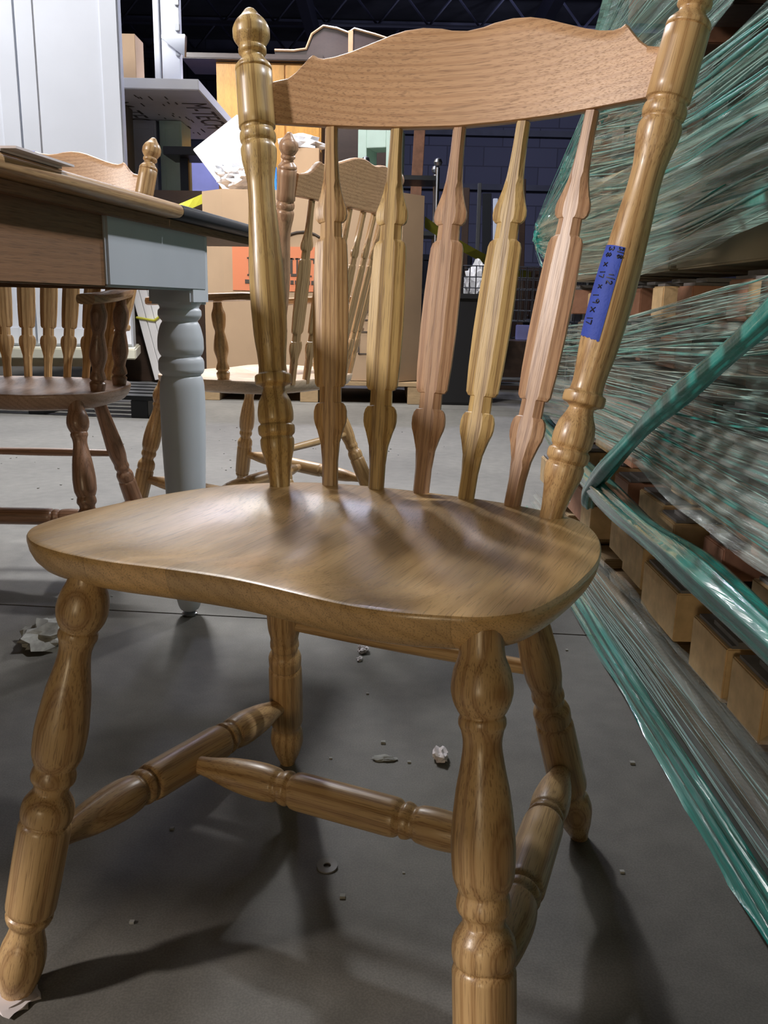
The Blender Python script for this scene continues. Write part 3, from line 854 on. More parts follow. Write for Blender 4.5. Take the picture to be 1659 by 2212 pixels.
def film_folds(n, ztop, zbot, y0, y1, x, seed, mat='film_fold', rmax=.0013):
    r = random.Random(seed); b = MB()
    for k in range(n):
        t0 = r.uniform(.01, .99); dt = r.uniform(-.10, .10); a = y0+r.random()**2*(y1-y0)*.6; e = y1-r.random()**2*(y1-y0)*.5
        if e-a < .25: continue
        ph = r.uniform(0, 6.3); rad = r.uniform(.0003, rmax); m_ = 22; P = []; RR = []
        xo = r.uniform(-.009, .001)
        for i in range(m_+1):
            u = i/m_; y = a+(e-a)*u
            t = min(1, max(0, t0+dt*u+.012*math.sin(y*7+ph)))
            P.append((x+xo-SX+.002*math.sin(y*11+ph), y-SY, interp(zbot, y)+(interp(ztop, y)-interp(zbot, y))*t))
            RR.append(rad*(.25+math.sin(PI*min(1, max(0, u)))**.5*(.75+.35*math.sin(y*19+ph))))
        b.tube(P, RR, 5)
    o = b.build('film_folds', M[mat], stack, angle=180)
    o['kind'] = 'stuff'; return o
ZT2 = [(.6, .74), (.95, .715), (1.05, .700), (1.34, .672), (1.67, .640), (2.4, .600), (2.6, .60)]
ZB2 = [(.6, .38), (1.05, .390), (1.45, .408), (1.98, .400), (2.4, .36), (2.6, .35)]
ZT1 = [(.6, 1.02), (1.05, 1.00), (1.3, .995), (1.6, 1.02), (2.05, 1.09), (2.3, .99), (2.64, .885)]
ZB1 = [(.6, .80), (1.05, .765), (1.3, .735), (1.53, .722), (2.2, .735), (2.48, .76), (2.64, .83)]
film_folds(95, ZT2, ZB2, .6, 2.58, .438, 101)
film_folds(30, ZT2, ZB2, .6, 2.58, .432, 111, 'film_rope', .0028)
film_folds(120, ZT1, ZB1, .6, 2.6, .432, 102)
film_folds(34, ZT1, ZB1, .6, 2.6, .425, 112, 'film_rope', .0032)
film_folds(55, [(.5, 1.6), (1.0, 1.55), (1.3, 1.48), (1.6, 1.40), (1.75, 1.30), (1.95, 1.16)], [(.5, 1.08), (1.05, 1.045), (1.3, 1.03), (1.6, 1.05), (1.95, 1.12)], .5, 1.9, .408, 103)
film_folds(26, [(.6, .16), (2.5, .13)], [(.6, .07), (2.6, .07)], .6, 2.5, .430, 104, 'film_fold', .0009)
def rope(name, pts, r, seed, mat='film_rope', amp=.10):
    rr = random.Random(seed)
    P = []
    n = 46
    m = len(pts)
    for i in range(n+1):
        u = i/n*(m-1); k = min(int(u), m-2); t = u-k
        p0 = Vector(pts[max(k-1, 0)]); p1 = Vector(pts[k]); p2 = Vector(pts[k+1]); p3 = Vector(pts[min(k+2, m-1)])
        P.append(.5*((2*p1)+(p2-p0)*t+(2*p0-5*p1+4*p2-p3)*t*t+(3*p1-p0-3*p2+p3)*t**3)-Vector((SX, SY, 0)))
    R_ = [r*(1+.12*math.sin(i*.5+seed)) for i in range(n+1)]
    return MB().tube(P, R_, 28, lobes=7, amp=amp).build(name, M[mat], stack, angle=180)
rope('film_rope', [(.415, .60, .315), (.418, 1.05, .326), (.422, 1.4, .312), (.426, 1.85, .322), (.432, 2.15, .335), (.45, 2.5, .34)], 0.022, 3, 'film_dense', .14)['label'] = 'horizontal teal roll of twisted film'
rope('film_rope', [(.395, .78, .735), (.398, .893, .670), (.400, 1.105, .578), (.402, 1.32, .488), (.404, 1.54, .378), (.412, 1.68, .310), (.430, 1.76, .262)], .0140, 5)['label'] = 'teal film twisted into a diagonal rope'
rope('film_rope', [(.43, .60, .800), (.432, 1.05, .790), (.436, 1.6, .800), (.44, 2.1, .820), (.46, 2.6, .850)], .012, 9)
rope('film_rope', [(.41, .60, 1.09), (.415, 1.05, 1.10), (.42, 1.35, 1.13), (.43, 1.62, 1.22), (.43, 1.75, 1.30)], .016, 11)
def crumple(name, c, s, mat, parent=None, seed=0, sub=4, rough=.35, freq=6):
    bm = bmesh.new(); bmesh.ops.create_icosphere(bm, subdivisions=sub, radius=1)
    from mathutils import noise
    off = Vector((seed*3.1, seed*1.7, seed*.9))
    for q in bm.verts:
        n1 = noise.noise(q.co*freq*.35+off); n2 = noise.noise(q.co*freq+off); n3 = abs(noise.noise(q.co*freq*2.2+off))
        q.co *= 1+rough*(n1*.9+n2*.6-n3*.7)
        q.co = Vector((q.co.x*s[0], q.co.y*s[1], q.co.z*s[2]))+Vector(c)
    v = [q.co.copy() for q in bm.verts]; f = [tuple(w.index for w in q.verts) for q in bm.faces]; bm.free()
    return mesh(name, (v, f), M[mat], parent, angle=25)
for i, (y, zc_, s) in enumerate([(2.62, .865, (.03, .05, .055)), (2.30, .985, (.025, .04, .04)), (2.02, 1.10, (.025, .05, .045)), (2.60, .40, (.03, .05, .05)), (2.60, .56, (.03, .04, .05))]):
    crumple('bunched_film', (.45-SX, y-SY, zc_), s, 'film_dense', stack, seed=i, sub=4)

# ------------------------------------------------------------------ tall cardboard box on its pallet
gb = thing('cardboard_box', 'tall corrugated bulk box with orange printed label on a pallet', 'box', (-.58, 6.3, 0))
gx0, gx1 = -.66, .68      # front width about the root
b = MB()
pts = [(-.50, -.5), (.66, -.5), (.80, -.36), (.80, .45), (.66, .58), (-.50, .58), (-.66, .44), (-.66, -.34)]
b.prism(pts, .15, 1.345)
b.build('carton', M['cardboard'], gb, smooth=False)
def gtext(name, s, size, mat, parent, mw, ext=.0):
    cu = bpy.data.curves.new(name, 'FONT'); cu.body = s; cu.size = size; cu.extrude = ext
    cu.align_x = 'CENTER'; cu.align_y = 'CENTER'
    t = bpy.data.objects.new(name+'_tmp', cu); COL.objects.link(t)
    bpy.context.view_layer.update()
    me = bpy.data.meshes.new_from_object(t.evaluated_get(bpy.context.evaluated_depsgraph_get()))
    bpy.data.objects.remove(t); bpy.data.curves.remove(cu)
    me.materials.clear(); me.materials.append(M[mat])
    o = bpy.data.objects.new(name, me); link(o, parent); o.matrix_local = mw
    return o
FR = Matrix.Rotation(R(90), 4, 'X')
lab = MB().box(-.44, .17, -.5035, -.501, .72, 1.00).build('printed_label', M['orange_print'], gb, smooth=False)
def slab(ch, x, z, h, w, b):
    y0, y1 = -.5055, -.503; t = w*.24; q = h*.09
    def r(x0, x1, z0, z1): b.box(x+x0*w, x+x1*w, y0, y1, z+z0*h, z+z1*h)
    if ch == 'B':
        r(.12, .40, 0, 1); r(0, .7, 0, .08); r(0, .7, .92, 1); r(.3, .72, .47, .55); r(.66, .92, .56, .90); r(.70, 1.0, .08, .45)
    if ch == 'E':
        r(.12, .40, 0, 1); r(0, 1, 0, .08); r(0, 1, .92, 1); r(.3, .7, .46, .54); r(.9, 1, .08, .25); r(.9, 1, .75, .92)
    if ch == 'A':
        for s_ in (0, 1):
            b.add([(x+(.05+s_*.80)*w, y0, z), (x+(.20+s_*.85)*w-.0*w, y0, z), (x+(.62)*w, y0, z+h), (x+(.42)*w, y0, z+h),
                   (x+(.05+s_*.80)*w, y1, z), (x+(.20+s_*.85)*w, y1, z), (x+(.62)*w, y1, z+h), (x+(.42)*w, y1, z+h)], [(0,1,2,3),(7,6,5,4),(0,4,5,1),(1,5,6,2),(2,6,7,3),(3,7,4,0)])
        r(.25, .8, .30, .38); r(0, .3, 0, .06); r(.75, 1.1, 0, .06)
    if ch == 'U':
        r(.12, .40, .15, 1); r(.70, .84, .15, 1); r(0, .5, .93, 1); r(.6, 1, .93, 1); r(.25, .75, 0, .15)
    if ch == 'T':
        r(.36, .64, 0, 1); r(0, 1, .92, 1); r(0, .10, .72, .92); r(.90, 1, .72, .92); r(.2, .8, 0, .07)
    if ch == 'I':
        r(.20, .80, 0, 1); r(0, 1, 0, .08); r(0, 1, .92, 1)
x = -.345
for ch, w in zip('BEAUTI', (.075, .07, .08, .08, .08, .048)):
    b = MB(); slab(ch, x, .815, .115, w, b); b.build('letter', M['cardboard_print'], gb, smooth=False)
    x += w+.013
b = MB(); rr = random.Random(2)
x = -.36
while x < .10:
    w = rr.uniform(.01, .03); b.box(x, x+w, -.5055, -.503, .765, .79); x += w+.008
b.build('small_print', M['cardboard_print'], gb, smooth=False)['kind'] = 'stuff'
b = MB()
arc = [(.02+.13*math.cos(a), -.504, 1.02+.075*math.sin(a)) for a in [PI*k/10 for k in range(2, 9)]]
b.tube(arc, .007, 5); b.build('printed_arc', M['cardboard_print'], gb)
b = MB()
for (px, pz) in ((.46, .62), (.46, .40)):       # square handling symbols
    for a, c_ in (((px, pz), .075), ((px+.03, pz), .045)):
        x_, z_ = a
        b.box(x_-c_, x_+c_, -.5045, -.502, z_+c_-.007, z_+c_); b.box(x_-c_, x_+c_, -.5045, -.502, z_-c_, z_-c_+.007)
        b.box(x_-c_, x_-c_+.007, -.5045, -.502, z_-c_, z_+c_)
for k in range(5): b.box(.44, .50, -.5045, -.502, .76+k*.035, .77+k*.035)
b.build('printed_symbols', M['cardboard_print'], gb, smooth=False)
b = MB()
for dy in (-.12, .10): b.box(.797, .804, dy-.03, dy+.03, 1.15, 1.22)
b.build('hand_hole', M['black'], gb, smooth=False)
MB().box(.801, .803, -.22, .12, .66, .86).build('printed_label', M['orange_print'], gb, smooth=False)
for y0 in (-.52, -.30, -.08, .14, .36):
    MB().bbox(-.70, .86, y0, y0+.13, .118, .145, .002).build('pallet_slat', M['pallet'], gb, smooth=False)
for x0 in (-.66, 0, .72):
    MB().bbox(x0, x0+.12, -.52, .50, .0, .116, .003).build('pallet_runner', M['pallet'], gb, smooth=False)
# film and cartons on the box
p1 = crumple('plastic_film_heap', (0, 0, .11), (.20, .16, .11), 'white_film', None, seed=3, sub=4, freq=7); p1.location = (-.98, 6.15, 1.372)
tag(p1, 'heap of crumpled white plastic film on the tall cardboard box', 'plastic')
sh = MB().bbox(-.20, .20, -.012, .012, 0, .42, .004).build('foam_sheet', M['foam'], None); sh.location = (-1.0, 6.58, 1.48); sh.rotation_euler = (0, R(-38), R(8))
tag(sh, 'bright white foam sheet leaning out of the crumpled film', 'foam sheet')
wb = thing('wrapped_carton', 'tall carton with white plastic cap standing on the cardboard box', 'box', (-.62, 6.32, 1.345))
MB().bbox(-.13, .13, -.12, .12, 0, .32, .004).build('carton', M['cardboard'], wb)
crumple('plastic_cap', (0, 0, .36), (.16, .14, .07), 'white_film', wb, seed=5, sub=3)
bl = MB().bbox(-.02, .02, -.02, .02, 0, .16, .005).build('blue_bottle', plain('blue_plastic', (.05, .25, .75), .3), None); bl.location = (-.765, 5.95, 1.345)
tag(bl, 'narrow bright blue container on the cardboard box edge', 'bottle')

# ------------------------------------------------------------------ white wardrobe on its dolly, left
wr = thing('white_wardrobe', 'tall white two-door wardrobe behind the left armchair', 'cabinet', (-1.865, 6.4, .305), R(13))
b = MB(); b.box(-1.55, 0, .02, .36, 0, 2.6); b.build('carcass', M['white_side'], wr, smooth=False)
def panel_door(x0, x1, z0, z1, hinge):
    d = MB()
    st = .11
    d.bbox(x0, x0+st, -.004, .019, z0, z1, .002); d.bbox(x1-st, x1, -.004, .019, z0, z1, .002)
    d.bbox(x0+st, x1-st, -.004, .019, z0, z0+st, .002); d.bbox(x0+st, x1-st, -.004, .019, z1-st, z1, .002)
    o = d.build('door', M['white_paint'], wr)
    MB().box(x0+st-.003, x1-st+.003, .006, .018, z0+st-.003, z1-st+.003).build('door_panel', M['white_paint'], o, smooth=False)
    return o
panel_door(-.655, -.010, .02, 2.42, 1)
panel_door(-1.31, -.668, .02, 2.42, -1)
MB().box(-1.54, -1.318, -.003, .019, .02, 2.42).build('side_filler', M['white_paint'], wr, smooth=False)
MB().box(-.655, -.01, -.004, .019, 2.428, 2.58).build('top_rail', M['white_paint'], wr, smooth=False)
dl = thing('flat_dolly', 'low flat dolly with cream deck under the white wardrobe', 'dolly', (-2.5, 6.33, 0), R(13))
MB().bbox(-1.2, .66, -.24, .44, .225, .304, .01).build('deck', M['cream'], dl)
MB().bbox(-1.15, .50, -.18, .38, .17, .224, .005).build('frame', M['board_pale'], dl)
for wx, wy in ((-.9, -.12), (.45, -.12), (-.9, .30), (.45, .30)):
    b = MB(); b.tube([(wx-.02, wy, .07), (wx+.02, wy, .07)], .068, 16); b.box(wx-.03, wx+.03, wy-.03, wy+.03, .10, .17)
    b.build('caster', M['steel'], dl)

bp = thing('black_pallet', 'low black pallet lying on the floor behind the left armchair', 'pallet', (-1.95, 5.3, 0), R(-6))
for k in range(5): MB().bbox(-.7, .7, -.42+.17*k, -.30+.17*k, .10, .125, .002).build('slat', M['dark_steel'], bp, smooth=False)
for x in (-.66, -.05, .56): MB().bbox(x, x+.1, -.42, .38, 0, .099, .003).build('runner', M['dark_steel'], bp, smooth=False)

def cab(name, label, cat, x0, x1, y0, y1, z0, z1, mat, doors=0, group=None):
    t = thing(name, label, cat, ((x0+x1)/2, y0, z0), 0, group)
    w = x1-x0; h = z1-z0
    MB().bbox(-w/2, w/2, .02, y1-y0, 0, h, .004).build('carcass', M[mat], t)
    for k in range(doors):
        a = -w/2+.01+k*(w-.02)/doors; c_ = a+(w-.02)/doors-.006
        d = MB(); s = .045
        d.bbox(a, a+s, 0, .018, .03, h-.03, .002); d.bbox(c_-s, c_, 0, .018, .03, h-.03, .002)
        d.bbox(a+s, c_-s, 0, .018, .03, .03+s, .002); d.bbox(a+s, c_-s, 0, .018, h-.03-s, h-.03, .002)
        d.box(a+s, c_-s, .010, .018, .03+s, h-.03-s)
        dd = d.build('door', M[mat], t)
        MB().lathe([(0, .006), (.012, .006), (.014, .012), (.022, .010), (.024, .002)], 12, Matrix.Translation((c_-.02, 0, h*.5)) @ Matrix.Rotation(R(90), 4, 'X')).build('knob', M['steel'], dd)
    return t
cab('cream_cabinet', 'low pale cream cabinet standing right of the white wardrobe', 'cabinet', -2.62, -2.22, 8.0, 8.24, .0, 1.05, 'cream', 1)
cab('dark_chest', 'dark brown chest behind the table below the green cupboard', 'cabinet', -2.16, -1.46, 7.0, 7.40, 0, 1.47, 'dark_wood', 0)
cab('green_cupboard', 'narrow pale green cupboard with hinge marks beneath the foam board', 'cabinet', -2.10, -1.90, 8.3, 8.7, 0, 2.21, 'green_white', 1)
cab('white_cupboard', 'white cupboard with dark top band left of the green cupboard', 'cabinet', -2.46, -2.13, 8.3, 8.7, 0, 2.21, 'white_paint', 1)
cab('tall_dark_shelf', 'dark brown cabinet squeezed between wardrobe and foam board', 'cabinet', -2.60, -2.215, 7.5, 7.9, 0, 2.21, 'dark_wood', 0)
bs = thing('black_stand', 'black stand with flat top and single column', 'stand', (-1.72, 7.7, 0))
MB().bbox(-.15, .30, -.20, .22, 1.80, 1.865, .004).build('top', M['black'], bs)
MB().bbox(-.055, .015, -.03, .03, .03, 1.80, .004).build('column', M['dark_steel'], bs)
MB().bbox(-.14, .16, -.2, .2, 0, .03, .004).build('base', M['black'], bs)
pn = MB().bbox(-.65, .65, -.03, .03, 0, 2.3, .01).build('lit_wall_panel', M['blue_panel'], None); pn.location = (-2.1, 11.4, 0)  # added panel, its colour stands for a lit stretch of back wall
tag(pn, 'added periwinkle panel standing for the lit back wall behind the black stand', 'panel')

fb = thing('foam_board', 'white rigid foam board with printed underside lying across the cupboards', 'foam board', (-2.0, 7.15, 2.216), R(0))
MB().bbox(-.62, .51, 0, 2.1, .0, .075, .004).build('board', M['foam'], fb)
MB().box(-.61, .50, .02, 2.08, -.003, .0005).build('printed_face', M['foam_face'], fb, smooth=False)
def under(x, y, rot): return Matrix.Translation((x, y, -.0045)) @ Matrix.Rotation(R(rot), 4, 'Z') @ Matrix.Rotation(R(180), 4, 'X')
gtext('lettering', 'M-TECH', .30, 'cardboard_print', fb, under(.36, .98, 90))
gtext('lettering', 'M-TECH', .30, 'cardboard_print', fb, under(-.28, .98, 90))
b = MB()
rr = random.Random(4)
for k in range(26):
    x = rr.uniform(-.10, .22); y = rr.uniform(.08, 1.9); L = rr.uniform(.03, .14)
    b.box(x, x+.012, y, y+L, -.0045, -.0035)
b.build('small_print', M['cardboard_print'], fb, smooth=False)['kind'] = 'stuff'
bx = MB().bbox(-.14, .12, -.12, .12, 0, .38, .003).build('brown_carton', M['cardboard'], None); bx.location = (-2.16, 7.55, 2.2915)
tag(bx, 'small brown carton standing on the foam board', 'box')
wf = thing('white_cabinet_side', 'tall white cabinet side standing on the foam board', 'panel', (-1.80, 7.4, 2.2915))
MB().bbox(-.085, -.040, 0, .10, 0, .85, .004).build('stile', M['white_paint'], wf)
MB().bbox(-.030, .115, .02, .10, 0, .85, .004).build('stile', M['white_paint'], wf)
for zz in (.22, .40, .58, .7): MB().bbox(.085, .120, -.006, .02, zz, zz+.05, .003).build('hinge', M['steel'], wf)
mk = thing('metal_corner', 'grey metal shelf corner fixed to the white frame', 'bracket', (-1.72, 7.34, 2.52))
mk_b = MB(); mk_b.prism([(-.09, 0), (.10, -.03), (.10, .04), (-.09, .03)], .10, .125); mk_b.add([(-.09, 0, .10), (.10, -.03, .10), (.09, -.02, -.03), (-.09, .03, .10), (.10, .04, .10), (.09, .04, -.03)], [(0, 1, 2), (3, 5, 4), (0, 2, 5, 3), (1, 4, 5, 2)])
mk_b.build('plate', M['steel'], mk, smooth=False)

# orange wood cabinet with a shelf board and a carved dark hutch on top
oc = thing('orange_wardrobe', 'glossy orange pine wardrobe behind the foam board', 'cabinet', (-1.16, 9.6, 0))
MB().bbox(-.66, .42, .02, .55, 0, 3.02, .004).build('carcass', M['orange_wood'], oc)
for a in (-.655, -.30, .06):
    MB().bbox(a, a+.34, 0, .02, .05, 3.0, .004).build('door', M['orange_wood'], oc)
MB().bbox(-1.0, .45, -.08, .57, 3.025, 3.08, .008).build('cornice', M['dark_wood'], oc)
hu = thing('carved_hutch', 'dark carved hutch top with scrolled crest at the back', 'furniture', (-.50, 9.9, 3.081))
b = MB()
prof = [(-.75, 0), (-.75, .12), (-.55, .12), (-.42, .14), (-.36, .28), (-.24, .36), (-.10, .34), (.02, .30), (.08, .34), (.30, .29), (.55, .22), (.70, .20), (.70, 0)]
b.prism(prof, -.03, .03, FR)
b.build('crest', M['dark_wood'], hu, smooth=False)
b = MB(); b.tube([(x, -.04, z_) for x, z_ in prof[1:12]], .014, 6); b.build('edge_moulding', M['oak_flat'], hu)
MB().bbox(.02, .07, -.06, .0, .0, .32, .004).build('pilaster', M['oak_flat'], hu)
b = MB(); b.box(-1.0, .9, .0, .05, 0, .02); b.build('top_board', M['dark_wood'], hu, smooth=False)
cab('dark_back_cabinet', 'tall dark cabinet right of the orange wardrobe', 'cabinet', -.68, .10, 9.7, 10.1, 0, 3.0, 'dark_wood', 0)

# ------------------------------------------------------------------ pale green frame, brown board, metal rack
gf = thing('open_cabinet', 'pale green open cabinet high behind the chair spindles', 'cabinet', (-.15, 8.8, 1.72), R(-20))
for (x0, x1, z0, z1) in ((-.19, -.10, 0, .55), (.10, .19, 0, .55), (-.10, .10, .38, .55), (-.10, .10, 0, .06)):
    MB().bbox(x0, x1, 0, .28, z0, z1, .004).build('frame_member', M['green_white'], gf)
st = MB(); st.bbox(-.3, .3, 0, .55, 0, 1.718, .01); o = st.build('storage_crate', M['dark_wood'], None); o.location = (-.20, 8.55, 0)
tag(o, 'dark storage crate under the pale green frame', 'crate')
bb = MB().bbox(-.05, .05, -.02, .02, 0, 2.3, .003).build('brown_plank', M['board_brown'], None); bb.location = (.17, 8.2, 0); bb.rotation_euler = (R(-3), R(2), 0)
tag(bb, 'upright brown plank right of the pale green frame', 'plank')
rk = thing('metal_rack', 'grey metal rack with round ball tops on its posts', 'rack', (.385, 7.6, 0))
for px, py in ((0, 0), (0, .4), (-.60, 0), (-.60, .4)):
    b = MB(); b.tube([(px, py, 0), (px, py, 1.76)], .016, 8)
    b.lathe([(-.035, .006), (-.025, .026), (0, .036), (.025, .026), (.035, .006)], 12, Matrix.Translation((px, py, 1.80)))
    b.build('post', M['steel'], rk)
for zz in (.25, .75, 1.22, 1.66):
    b = MB(); b.box(-.61, .01, -.01, .41, zz, zz+.035); b.build('shelf', M['dark_steel'], rk, smooth=False)
rd = random.Random(12)
for k, (x, w, mm, z1_) in enumerate([(.63, .05, 'white_side', 1.9), (.735, .07, 'dark_wood', 1.85), (.87, .04, 'steel', 1.9), (1.0, .09, 'dark_steel', 1.8), (1.10, .05, 'white_side', 1.75), (1.22, .09, 'dark_steel', 1.9), (1.36, .06, 'dark_wood', 1.95)]):
    o = MB().bbox(-w/2, w/2, -.02, .02, 0, z1_, .004).build('leaning_strip', M[mm], None)
    o.location = (x+.05, 9.3, 0); o.rotation_euler = (R(-6), R(rd.uniform(-2, 1)), 0)
    nm = {'white_side': 'pale metal', 'dark_wood': 'dark brown wood', 'steel': 'bright steel', 'dark_steel': 'near-black metal'}[mm]
    tag(o, ['first', 'second', 'third', 'fourth', 'fifth', 'sixth', 'seventh'][k]+' leaning strip from the metal rack, '+nm, 'strip', 'strips leaning in the dark behind the cart')

# caution tape strung across
def ribbon(name, label, pts, w, mat):
    v = []; f = []
    for i, p in enumerate(pts):
        tw = .25*math.sin(i*.8)
        v += [(p[0], p[1]-w*.5*math.sin(tw), p[2]-w/2*math.cos(tw)), (p[0], p[1]+w*.5*math.sin(tw), p[2]+w/2*math.cos(tw)),
              (p[0], p[1]+.002+w*.5*math.sin(tw), p[2]+w/2*math.cos(tw)), (p[0], p[1]+.002-w*.5*math.sin(tw), p[2]-w/2*math.cos(tw))]
    for i in range(len(pts)-1):
        for k in range(4): f.append((i*4+k, i*4+(k+1) % 4, (i+1)*4+(k+1) % 4, (i+1)*4+k))
    o = mesh(name, (v, f), M[mat], None, smooth=False)
    return tag(o, label, 'tape')
P = [(.236+.118*t, 6.2+.27*t, 1.205-.045*t+.002*t*t) for t in range(0, 11)]
ribbon('caution_tape', 'yellow caution tape sagging from the cardboard box to the film stack', P, .075, 'yellow')
ribbon('caution_tape', 'yellow caution tape end left of the cardboard box above the tabletop', [(-1.61+.06*t, 6.05, 1.18+.016*t+.001*t*t) for t in range(0, 7)], .06, 'yellow')

# shopping cart with bags
def wire_panel(b, o, u, v_, nu, nv, r=.004):
    o = Vector(o); u = Vector(u); v_ = Vector(v_)
    for i in range(nu+1): b.tube([o+u*i/nu, o+u*i/nu+v_], r, 4)
    for j in range(nv+1): b.tube([o+v_*j/nv, o+u+v_*j/nv], r, 4)
ct = thing('shopping_cart', 'wire shopping cart holding white plastic bags behind the spindles', 'cart', (.95, 6.6, 0))
b = MB()
wire_panel(b, (-.42, -.25, .55), (.90, 0, 0), (0, 0, .38), 20, 5)
wire_panel(b, (-.42, .25, .55), (.90, 0, 0), (0, 0, .38), 20, 5)
wire_panel(b, (-.42, -.25, .55), (0, .5, 0), (0, 0, .38), 10, 5)
wire_panel(b, (.48, -.25, .55), (0, .5, 0), (0, 0, .38), 10, 5)
wire_panel(b, (-.42, -.25, .55), (.90, 0, 0), (0, .5, 0), 14, 6)
b.build('basket', M['mesh_metal'], ct)
b = MB()
for s in (-.22, .22):
    b.tube([(-.40, s, .10), (.45, s, .10)], .013, 8); b.tube([(.45, s, .10), (.48, s, .93), (.60, s, .98)], .013, 8); b.tube([(-.40, s, .10), (-.36, s, .55)], .013, 8)
b.tube([(.60, -.25, .98), (.60, .25, .98)], .016, 8)
b.build('frame', M['steel'], ct)
for wx in (-.36, .40):
    for wy in (-.2, .2):
        MB().tube([(wx, wy-.015, .055), (wx, wy+.015, .055)], .053, 14).build('wheel', M['black'], ct)
bag = crumple('plastic_bag', (0, 0, .15), (.12, .10, .17), 'white_film', None, seed=9, sub=4, freq=8); bag.location = (.66, 6.55, .63)
tag(bag, 'white plastic bag bulging over the left end of the shopping cart', 'bag')
bag = crumple('plastic_bag', (0, 0, .12), (.12, .10, .12), 'film', None, seed=11, sub=3, freq=8); bag.location = (1.62, 6.1, .0)
tag(bag, 'greenish plastic bag on the floor beside the shopping cart', 'bag')
bn = thing('black_bin', 'black plastic bin on the floor left of the shopping cart', 'bin', (.465, 5.95, 0))
b = MB()
v = []; f = []
for z_, w in ((0, .14), (.02, .15), (.70, .175), (.70, .19), (.73, .19), (.73, .16), (.06, .13)):
    v += [(-w, -w, z_), (w, -w, z_), (w, w, z_), (-w, w, z_)]
for i in range(6):
    for k in range(4): f.append((i*4+k, i*4+(k+1) % 4, (i+1)*4+(k+1) % 4, (i+1)*4+k))
f.append((3, 2, 1, 0)); f.append((24, 25, 26, 27))
mesh('body', (v, f), M['black'], bn, smooth=False)
b = MB(); b.tube([(.10+.09*math.cos(a), -.16, .62+.09*math.sin(a)) for a in [-1.2+.25*k for k in range(12)]], .006, 6); b.build('cord', M['white_side'], bn)

# far low clutter on the floor
def pallet(loc, rz, label, mat='pallet', n=5):
    t = thing('wood_pallet', label, 'pallet', loc, rz)
    for k in range(n): MB().bbox(-.55, .55, -.45+k*.9/n, -.45+k*.9/n+.11, .11, .13, .002).build('slat', M[mat], t, smooth=False)
    for x in (-.53, -.05, .43): MB().bbox(x, x+.1, -.45, .45, 0, .11, .003).build('runner', M[mat], t, smooth=False)
    return t
pallet((1.0, 7.9, 0), R(8), 'weathered wooden pallet on the floor beyond the black bin', 'board_pale')
pallet((2.3, 9.0, 0), R(-12), 'dark wooden pallet on the floor beyond the shopping cart', 'dark_wood')
tp = crumple('dark_tarp', (0, 0, .22), (.55, .35, .26), 'black', None, seed=21, sub=4, freq=5); tp.location = (.75, 9.75, 0.0)
tag(tp, 'heap of black tarp on the floor beyond the pallets', 'tarp')
tp = crumple('dark_tarp', (0, 0, .30), (.5, .35, .36), 'dark_steel', None, seed=23, sub=4, freq=5); tp.location = (2.0, 10.05, 0.0)
tag(tp, 'larger dark heap beside the black tarp', 'tarp')
sc_ = MB().bbox(-.07, .07, -.05, .05, 0, .12, .004).build('small_monitor', M['blue_panel'], None); sc_.location = (1.12, 7.18, .388)
tag(sc_, 'small violet box on a dark crate beyond the shopping cart', 'box')
o = MB().bbox(-.32, .32, -.22, .22, 0, .388, .006).build('dark_crate', M['dark_wood'], None); o.location = (1.10, 7.18, 0)
tag(o, 'dark crate beneath the small violet box', 'crate')
for k, (x, y, w, d, h, mm) in enumerate([(1.7, 10.6, .9, .5, 1.1, 'dark_wood'), (2.6, 11.0, .7, .5, 1.6, 'dark_steel'), (.75, 11.9, .7, .5, 1.3, 'dark_steel'), (-.1, 12.0, .6, .5, 1.5, 'dark_wood')]):
    cab('storage_cabinet', ['low dark wooden', 'tall black metal', 'medium black metal', 'tall brown wooden'][k]+' storage cabinet in the dark before the back wall', 'cabinet', x-w/2, x+w/2, y, y+d, 0, h, mm, 2, None)

# bundle of strapped white boards and a black bag under the table line
bu = thing('board_bundle', 'bundle of white boards tied with yellow strap leaning behind the table leg', 'boards', (-1.72, 6.94, 0), R(10))
bu.rotation_euler = (0, R(-13), 0)
for k in range(4):
    MB().bbox(-.12+.062*k, -.063+.062*k, -.05, .05, .05, 1.05+.02*(k % 2), .003).build('board', M['foam'], bu)
b = MB(); 
for z_ in (.52, .80): b.tube([(-.128, -.056, z_+.03), (0, -.058, z_-.02), (.135, -.056, z_+.04), (.135, .056, z_+.02), (-.128, .056, z_+.02), (-.128, -.056, z_+.03)], .010, 6)
b.build('strap', M['yellow'], bu)
bg = crumple('black_bag', (0, 0, .33), (.12, .14, .36), 'black', None, seed=31, sub=4, freq=4); bg.location = (-2.42, 7.25, 0.0)
tag(bg, 'upright black bag left of the strapped white boards', 'bag')

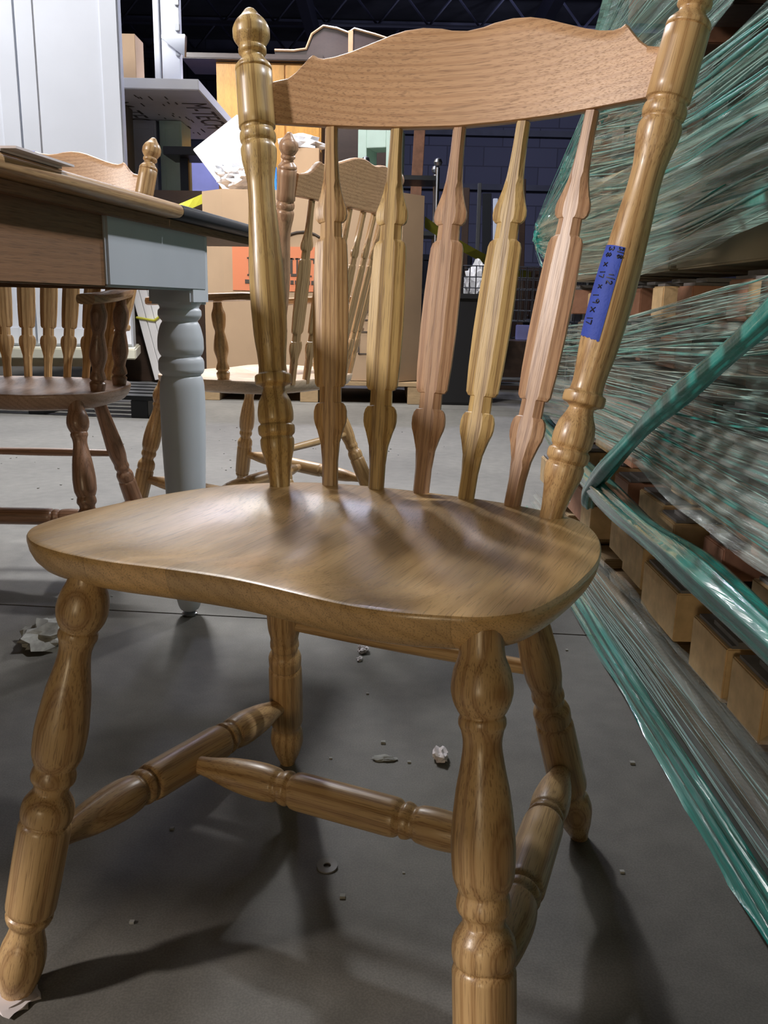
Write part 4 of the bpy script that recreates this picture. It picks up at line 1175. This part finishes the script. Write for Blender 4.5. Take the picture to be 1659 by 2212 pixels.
# hanging wire
wre = MB().tube([(-.83, 7.3, 6.0), (-.83, 7.3, 4.2), (-.825, 7.3, 3.4), (-.82, 7.3, 3.02)], .006, 6).build('hanging_wire', M['pink_wire'], None)
tag(wre, 'thin pink wire hanging from the ceiling', 'wire')

# ------------------------------------------------------------------ debris on the floor
def chip(loc, s, mat, label, seed, cat='debris'):
    o = crumple('debris', (0, 0, s[2]*.7), s, mat, None, seed=seed, sub=3, rough=.55, freq=5)
    o.location = loc
    return tag(o, label, cat)
chip((-.645, 1.56, 0), (.060, .045, .030), 'grit', 'crumpled ball of grey fluff beside the left front leg', 41)
chip((-.034, 1.561, 0), (.012, .014, .008), 'paper', 'white paper scrap on the floor behind the left rear leg', 42)
chip((.008, 1.157, 0), (.020, .009, .003), 'grit', 'flat grey leaf scrap under the seat', 43)
chip((.092, 1.161, 0), (.012, .018, .010), 'paper', 'curled pale scrap behind the right front leg', 44)
chip((-.04, 1.52, 0), (.006, .008, .004), 'paper', 'tiny white crumb near the paper scrap', 45)
chip((-.352, .694, 0), (.028, .022, .004), 'paper', 'flat pale disc under the left front foot', 46)
ws = MB()
v = []; f = []; n = 24
for r_, z_ in ((.0045, 0), (.0045, .0018), (.0125, .0026), (.0125, 0)):
    for k in range(n): v.append((r_*math.cos(2*PI*k/n), r_*math.sin(2*PI*k/n), z_))
for i in range(4):
    for k in range(n): f.append((i*n+k, i*n+(k+1) % n, ((i+1) % 4)*n+(k+1) % n, ((i+1) % 4)*n+k))
w_ = mesh('washer', (v, f), M['slate'], None); w_.location = (-.059, .903, .001); w_.rotation_euler = (R(8), 0, 0)
tag(w_, 'small round metal washer on the floor under the chair', 'washer')
g = MB()
rr = random.Random(77)
for k in range(170):
    x = rr.uniform(-1.6, .40); y = rr.uniform(.7, 4.6); s = rr.uniform(.0012, .0030)
    g.box(x-s, x+s*1.4, y-s, y+s, 0.0, s*1.2, None)
o = g.build('floor_grit', M['grit'], None, smooth=False)
tag(o, 'fine grit and sawdust scattered over the concrete floor', 'grit', kind='stuff')
